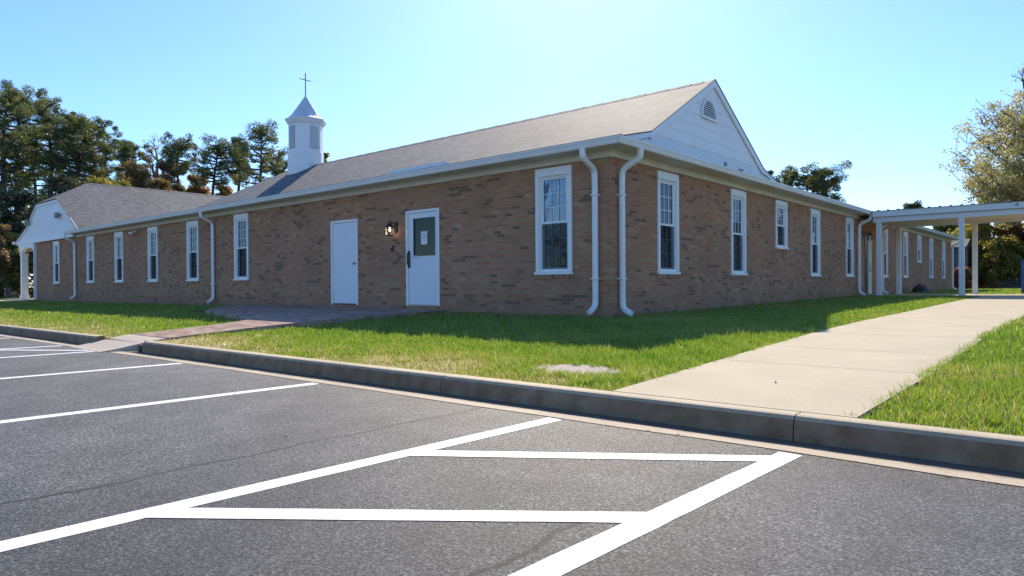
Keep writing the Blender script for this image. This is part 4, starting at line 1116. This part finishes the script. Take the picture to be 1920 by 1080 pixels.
TREES = [
 ('pine', -60.8, 5.4, 16.9, 9.0, 3.5, pineM, 'tallest dark pine rising at the left edge behind the left gable'),
 ('pine', -63.4, 8.4, 17.1, 10.5, 2.5, pineM, 'tall pine just right of the tallest left-edge pine'),
 ('pine', -55.0, 7.8, 14.0, 8.6, 2.2, pineM, 'bushy green pine above the peak of the left gable'),
 ('pine', -58.4, 10.1, 14.9, 8.6, 2.3, pineM, 'flat-topped pine above the left wing ridge, right of the bushy pine'),
 ('pine', -57.1, 3.3, 15.8, 7.0, 2.4, pineM, 'dark pine cut by the left frame edge'),
 ('pine', -54.9, 15.8, 13.3, 10.2, 1.6, pineM, 'round-topped pine standing left of the broad spreading pine'),
 ('pine', -49.8, 16.2, 12.6, 9.0, 2.2, pineM, 'broad spreading pine midway between left gable and steeple'),
 ('pine', -49.0, 18.3, 13.3, 9.4, 0.9, pineM, 'thin open pine against the tall pine left of the steeple'),
 ('pine', -42.2, 16.3, 13.1, 7.0, 2.1, pineM, 'tall full pine immediately left of the steeple'),
 ('pine', -48.2, 21.6, 12.0, 8.2, 1.1, pineM, 'short pine whose crown touches the steeple base'),
 ('pine', -12.2, 47.6, 9.5, 6.0, 3.1, pineM, 'umbrella-shaped pine behind the brick wing, right of the main gable'),
 ('pine', -9.5, 75.1, 8.8, 6.8, 1.0, pineM, 'distant pine top peeking over the canopy roof'),
 ('pine', -4.3, 62.5, 5.8, 2.5, 1.3, pineM, 'low dark pine seen beneath the canopy at the far brick corner'),
 ('pine', -65.1, 14.9, 14.8, 9.5, 1.6, pineM, 'dark pine tucked behind the orange oak'),
 ('pine', -76.3, 10.5, 16.5, 7.5, 2.8, pineM, 'rear pine filling the gap behind the left gable peak'),
 ('broad', -53.2, 12.0, 10.6, 5.5, 1.7, rustM, 'orange brown oak above the middle of the left wing ridge'),
 ('bare', -58.7, 15.2, 14.2, 8.2, 1.3, rustM, 'almost bare pinkish tree with upright twigs'),
 ('broad', -53.6, 14.3, 11.0, 6.6, 1.1, rustM, 'small rust coloured tree beside the bare twiggy tree'),
 ('broad', -58.2, 32.8, 15.0, 12.0, 0.6, oliveM, 'narrow olive treetop just right of the steeple'),
 ('broad', -55.6, 17.8, 10.4, 7.1, 1.2, orangeM, 'low orange tree behind the broad spreading pine'),
 ('broad', -51.8, 18.5, 9.3, 6.8, 0.8, orangeM, 'small bright orange tree at the dip between the two roofs'),
 ('broad', -50.0, 12.1, 9.0, 5.3, 1.2, rustM, 'low red brown tree behind the left wing ridge'),
 ('yellow', 4.7, 42.3, 12.4, 3.3, 6.0, yellowM, 'large yellowing tree with dark limbs above the canopy'),
 ('bare', 3.3, 47.8, 15.0, 8.7, 2.2, rustM, 'bare reddish tree at the upper right frame edge'),
 ('broad', 0.6, 47.5, 5.3, 0.6, 1.6, oliveM, 'olive tree beneath the canopy behind the right-hand rear post'),
 ('broad', -1.4, 54.4, 4.9, 1.2, 1.3, oliveM, 'yellow green tree seen between the two right posts'),
 ('broad', 1.9, 47.6, 4.8, 2.2, 0.9, orangeM, 'orange leaved tree under the canopy left of the blue sign'),
 ('broad', 2.6, 51.1, 4.6, 0.4, 1.7, darkLeafM, 'dark tree above the blue sign at the right edge'),
 ('broad', -0.1, 39.9, 1.25, 0.1, 0.40, redLeafM, 'small red shrub at the far corner of the brick wing'),
 ('broad', 0.6, 46.4, 2.7, 0.2, 1.2, oliveM, 'low olive bush behind the right-hand rear post'),
 ('broad', 1.5, 45.6, 3.4, 0.1, 1.2, oliveM, 'bushy olive shrub just left of the blue sign'),
 ('broad', 3.6, 47.0, 4.8, 0.2, 1.5, darkLeafM, 'dark leafy tree beyond the blue sign'),
 ('broad', -48.3, 8.3, 8.3, 3.6, 2.0, oliveM, 'green broadleaf tree right behind the left gable'),
 ('broad', -51.1, 5.8, 8.5, 2.0, 2.2, darkLeafM, 'dark broadleaf tree over the clipped top of the left gable'),
 ('broad', -51.8, 2.6, 7.2, 0.6, 2.1, darkLeafM, 'dark broadleaf tree left of the porch column'),
 ('broad', -49.0, 2.2, 4.1, 0.2, 1.2, oliveM, 'low olive bush left of the porch column'),
 ('broad', -47.0, 0.6, 4.6, 0.6, 0.9, rustM, 'small rusty tree at the left frame edge'),
 ('broad', -54.8, 5.3, 6.2, 0.6, 1.3, rustM, 'red brown tree seen through the porch arch'),
 ('broad', -45.5, 5.2, 3.6, 0.1, 1.3, darkLeafM, 'dark bush seen through the lower part of the porch arch'),
]
for i, (k, x, y, H, cb, hw, lm, lab) in enumerate(TREES):
    if k == 'pine': make_tree("pine_tree", 'pine', x, y, H, cb, hw, lm, barkM, 100 + i, lab, PINE, dens=1.7 if x > -20 else (1.1 if x < -54.95 else 0.72))
    elif k == 'yellow': make_tree("maple_tree", 'broad', x, y, H, cb, hw, lm, greyBarkM, 100 + i, lab, None, dens=1.5)
    elif k == 'bare': make_tree("bare_tree", 'bare', x, y, H, cb, hw, lm, greyBarkM, 100 + i, lab, "bare autumn trees", dens=0.6)
    else:
        sh = H < 4
        make_tree("shrub" if sh else "broadleaf_tree", 'broad', x, y, H, cb, hw, lm, greyBarkM, 100 + i, lab, "shrubs below the trees" if sh else "autumn broadleaf trees", dens=1.5, cat="shrub" if sh else "tree")
# dense woodland undergrowth on both sides: uncountable
rng = np.random.default_rng(5)
def undergrowth(name, x0, x1, y0, y1, h, n, mat, label):
    cen = np.stack([rng.uniform(x0, x1, n), rng.uniform(y0, y1, n), -0.2 + h * rng.uniform(0, 1, n) ** 1.3], axis=1)
    V, N = leaf_cloud(rng, cen, rng.uniform(.4, .9, n), 42, 0.15, .75, .8, .2)
    tint = np.clip(np.repeat(rng.uniform(0, .8, n), 42) + rng.uniform(0, .3, N), 0, 1)
    tag(fast_mesh(name, V, 4, mat, tint), label, "undergrowth", kind="stuff")
undergrowth("undergrowth", -66, -52, -3, 30, 8.0, 700, darkLeafM, "dark woodland undergrowth behind the left wing")
undergrowth("undergrowth", -70, -50, -3, 24, 6.0, 150, rustM, "rusty autumn foliage scattered in the woodland behind the left wing")
undergrowth("undergrowth", -5, 10, 50, 60, 4.2, 420, oliveM, "olive undergrowth beyond the canopy")
undergrowth("undergrowth", -3, 10, 47.8, 52, 2.4, 120, darkLeafM, "dark bushes along the fence beyond the canopy")
# treeline behind the camera, mirrored in the window glass
undergrowth("far_treeline", -60, 50, -70, -62, 8.0, 420, pineM, "far line of trees across the parking lot")

# ------------------------------------------------------------------ grass
rng = np.random.default_rng(9)
CAMX, CAMY = 6.57, -10.25
def in_path(x, y):
    a = (y < -3.5) & (x > -5.36) & (x < -3.88)
    # patio polygon edges
    b = (y >= -3.8) & (y < 0.05) & (x < -3.9 - 0.10 * (y + 3.2)) & (y > (-3.75 + (-5.6 - x) * 0.245)) & (x > -12.4)
    return a | b
def sample(x0, x1, y0, y1, N):
    return rng.uniform(x0, x1, N), rng.uniform(y0, y1, N)
PX, PY = [], []
for (x0, x1, y0, y1) in ((-3.95, 3.95, -6.3, 0.0), (5.45, 9.5, -6.2, 2.0), (0.0, 3.9, 0.0, 6.0), (-12, -3.9, -6.5, 0), (-24, -12, -6.7, 0), (-50, -24, -8, 0), (0, 3.9, 6, 16), (5.6, 10, 2, 16), (-34.5, -50, 0, 5), (0.2, 10, 19.4, 44)):
    x0, x1 = min(x0, x1), max(x0, x1)
    cx_, cy_ = np.clip(CAMX, x0, x1), np.clip(CAMY, y0, y1); dmin = max(4.5, math.hypot(CAMX - cx_, CAMY - cy_))
    dens = min(7500, 3.6e5 / dmin ** 2); N = int(dens * (x1 - x0) * (y1 - y0)); N = min(N, 420000)
    x, y = sample(x0, x1, y0, y1, N); d = np.hypot(x - CAMX, y - CAMY)
    keep = rng.uniform(0, 1, N) < np.minimum(7500, 3.6e5 / d ** 2) / dens
    PX.append(x[keep]); PY.append(y[keep])
x, y = np.concatenate(PX), np.concatenate(PY)
ky_ = -6.18 - 0.027 * (6.3 - x)
wl_ = np.interp(y, [-6.1, -3, 12, 40], [3.90, 3.86, 3.68, 3.66]); wr_ = np.interp(y, [-6.1, -5.7, -5.0, -3, 4, 40], [5.50, 5.54, 5.56, 5.58, 5.62, 5.62])
edge = 0.02 * np.sin(y * 9) + 0.015 * np.sin(y * 23 + 1)
ok = (y > ky_ + 0.16 + 0.015 * np.sin(x * 13)) & ~((x > wl_ + edge * .6 + .015) & (x < wr_ - .045 - edge) & (y < 16)) & ~((x < 0.02) & (y > -0.02) & (x > -34.5)) & ~in_path(x, y)
ok &= ~((((x - 3.02) / .42) ** 2 + ((y + 5.28) / .25) ** 2) < 0.75 + .25 * np.sin(x * 31 + y * 9) + .4 * rng.uniform(0, 1, len(x)) ** 2) & ~((y > 16.5) & (y < 19.4)) & ~((y > -2.3) & (y < -.5) & (x < -34.5)) & ~((x < -34.4) & (x > -38.3) & (y > -0.7))
x, y = x[ok], y[ok]; N = len(x); d = np.hypot(x - CAMX, y - CAMY)
zb = np.interp(y, YS, ZS) - np.where((x < -10) & (y < 20), 0.003 * np.minimum(30, -10 - x), 0) - 0.006
# patchiness and dryness near the kerb and walk edges
def vn(x, y, s, o):   # cheap smooth value noise
    return (np.sin(x * s + o) * np.cos(y * s * 1.3 - o) + np.sin((x + y) * s * .7 + 2 * o) + np.sin(x * s * 2.3 - y * s * 1.9 + o)) / 3
kd = y - (-6.18 - 0.027 * (6.3 - x)) - .16
dry = np.clip(1.0 - kd / 1.5, 0, 1) * 0.42 * (0.8 + .7 * vn(x, y, 2.1, 1.0) + .5 * vn(x, y, 8.0, 2.0)) * (x < 4.2) + 0.10 * (vn(x, y, 1.1, 4.0) > .35) + np.where((x > 5) & (kd < 1.2), .12, 0)
tall = np.clip(1 + 0.30 * vn(x, y, 3.3, 2.0) + .35 * vn(x, y, 13.0, 5.0) + .45 * vn(x, y, 37.0, 1.3), .25, 2.2)
tall *= np.where(kd < 0.25, .75, 1.0)
h = np.clip(rng.normal(0.050, 0.014, N), .018, .10) * tall * np.where(dry > .22, .75, 1.0)
wd = 0.0042 * np.maximum(1, d / 6.5) * rng.uniform(.7, 1.3, N)
a = rng.uniform(0, 2 * np.pi, N); la = rng.uniform(0, 2 * np.pi, N); ll = h * rng.uniform(.1, 1.0, N)
base = np.stack([x, y, zb], 1); sd = np.stack([np.cos(a), np.sin(a), 0 * a], 1) * wd[:, None]
tip = base + np.stack([np.cos(la) * ll, np.sin(la) * ll, h], 1)
V = np.stack([base - sd, base + sd, tip], 1).reshape(-1, 3)
tint = np.clip(rng.normal(.42, .15, N) + dry * rng.uniform(.3, 1.6, N) + .10 * vn(x, y, 1.7, 3.0) + .10 * vn(x, y, 11.0, 7.0) + (rng.uniform(0, 1, N) > .975) * .45, 0, 1)
tag(fast_mesh("grass", V, 3, grassM, tint), "short green lawn with dry patches along the kerb", "grass", kind="stuff")
print("GRASS", N)
# litter: scattered dry leaves and clippings on lawn
M = 900; lx = rng.uniform(-12, 9, M); lyy = rng.uniform(-6.2, 3, M); kk = (lyy > -6.15 - .027 * (6.3 - lx) + .15) & ~((lx < 0.3) & (lyy > -.3)) & ~((lx > 3.8) & (lx < 5.6)) & ~in_path(lx, lyy)
lx, lyy = lx[kk], lyy[kk]; cen = np.stack([lx, lyy, np.interp(lyy, YS, ZS) + .035], 1)
V, N = leaf_cloud(rng, cen, np.full(len(cen), .012), 1, .019, .6, .5, 1.5)
tag(fast_mesh("fallen_leaves", V, 4, litterM, rng.uniform(0, 1, N)), "pale dry leaves scattered over the lawn", "leaves", kind="stuff")
# a few leaves and bits of grit on the asphalt and sidewalk
cen = np.array([(3.2, -8.42, LOT + .012), (2.75, -8.0, LOT + .01), (4.75, -5.2, -0.27), (5.62, -6.5, LOT + .02), (-3.5, -6.62, LOT + .02), (0.9, -7.4, LOT + .01), (6.0, -6.45, LOT + .02), (3.5, -6.42, LOT + .012), (4.4, -6.46, LOT + .012), (4.6, -6.44, LOT + .012)])
V, N = leaf_cloud(rng, cen, np.full(len(cen), .004), 1, .018, .7, .3, 3.0)
tag(fast_mesh("stray_leaves", V, 4, litterM, rng.uniform(0, .5, N)), "stray dry leaves lying on the pavement", "leaves", kind="stuff")
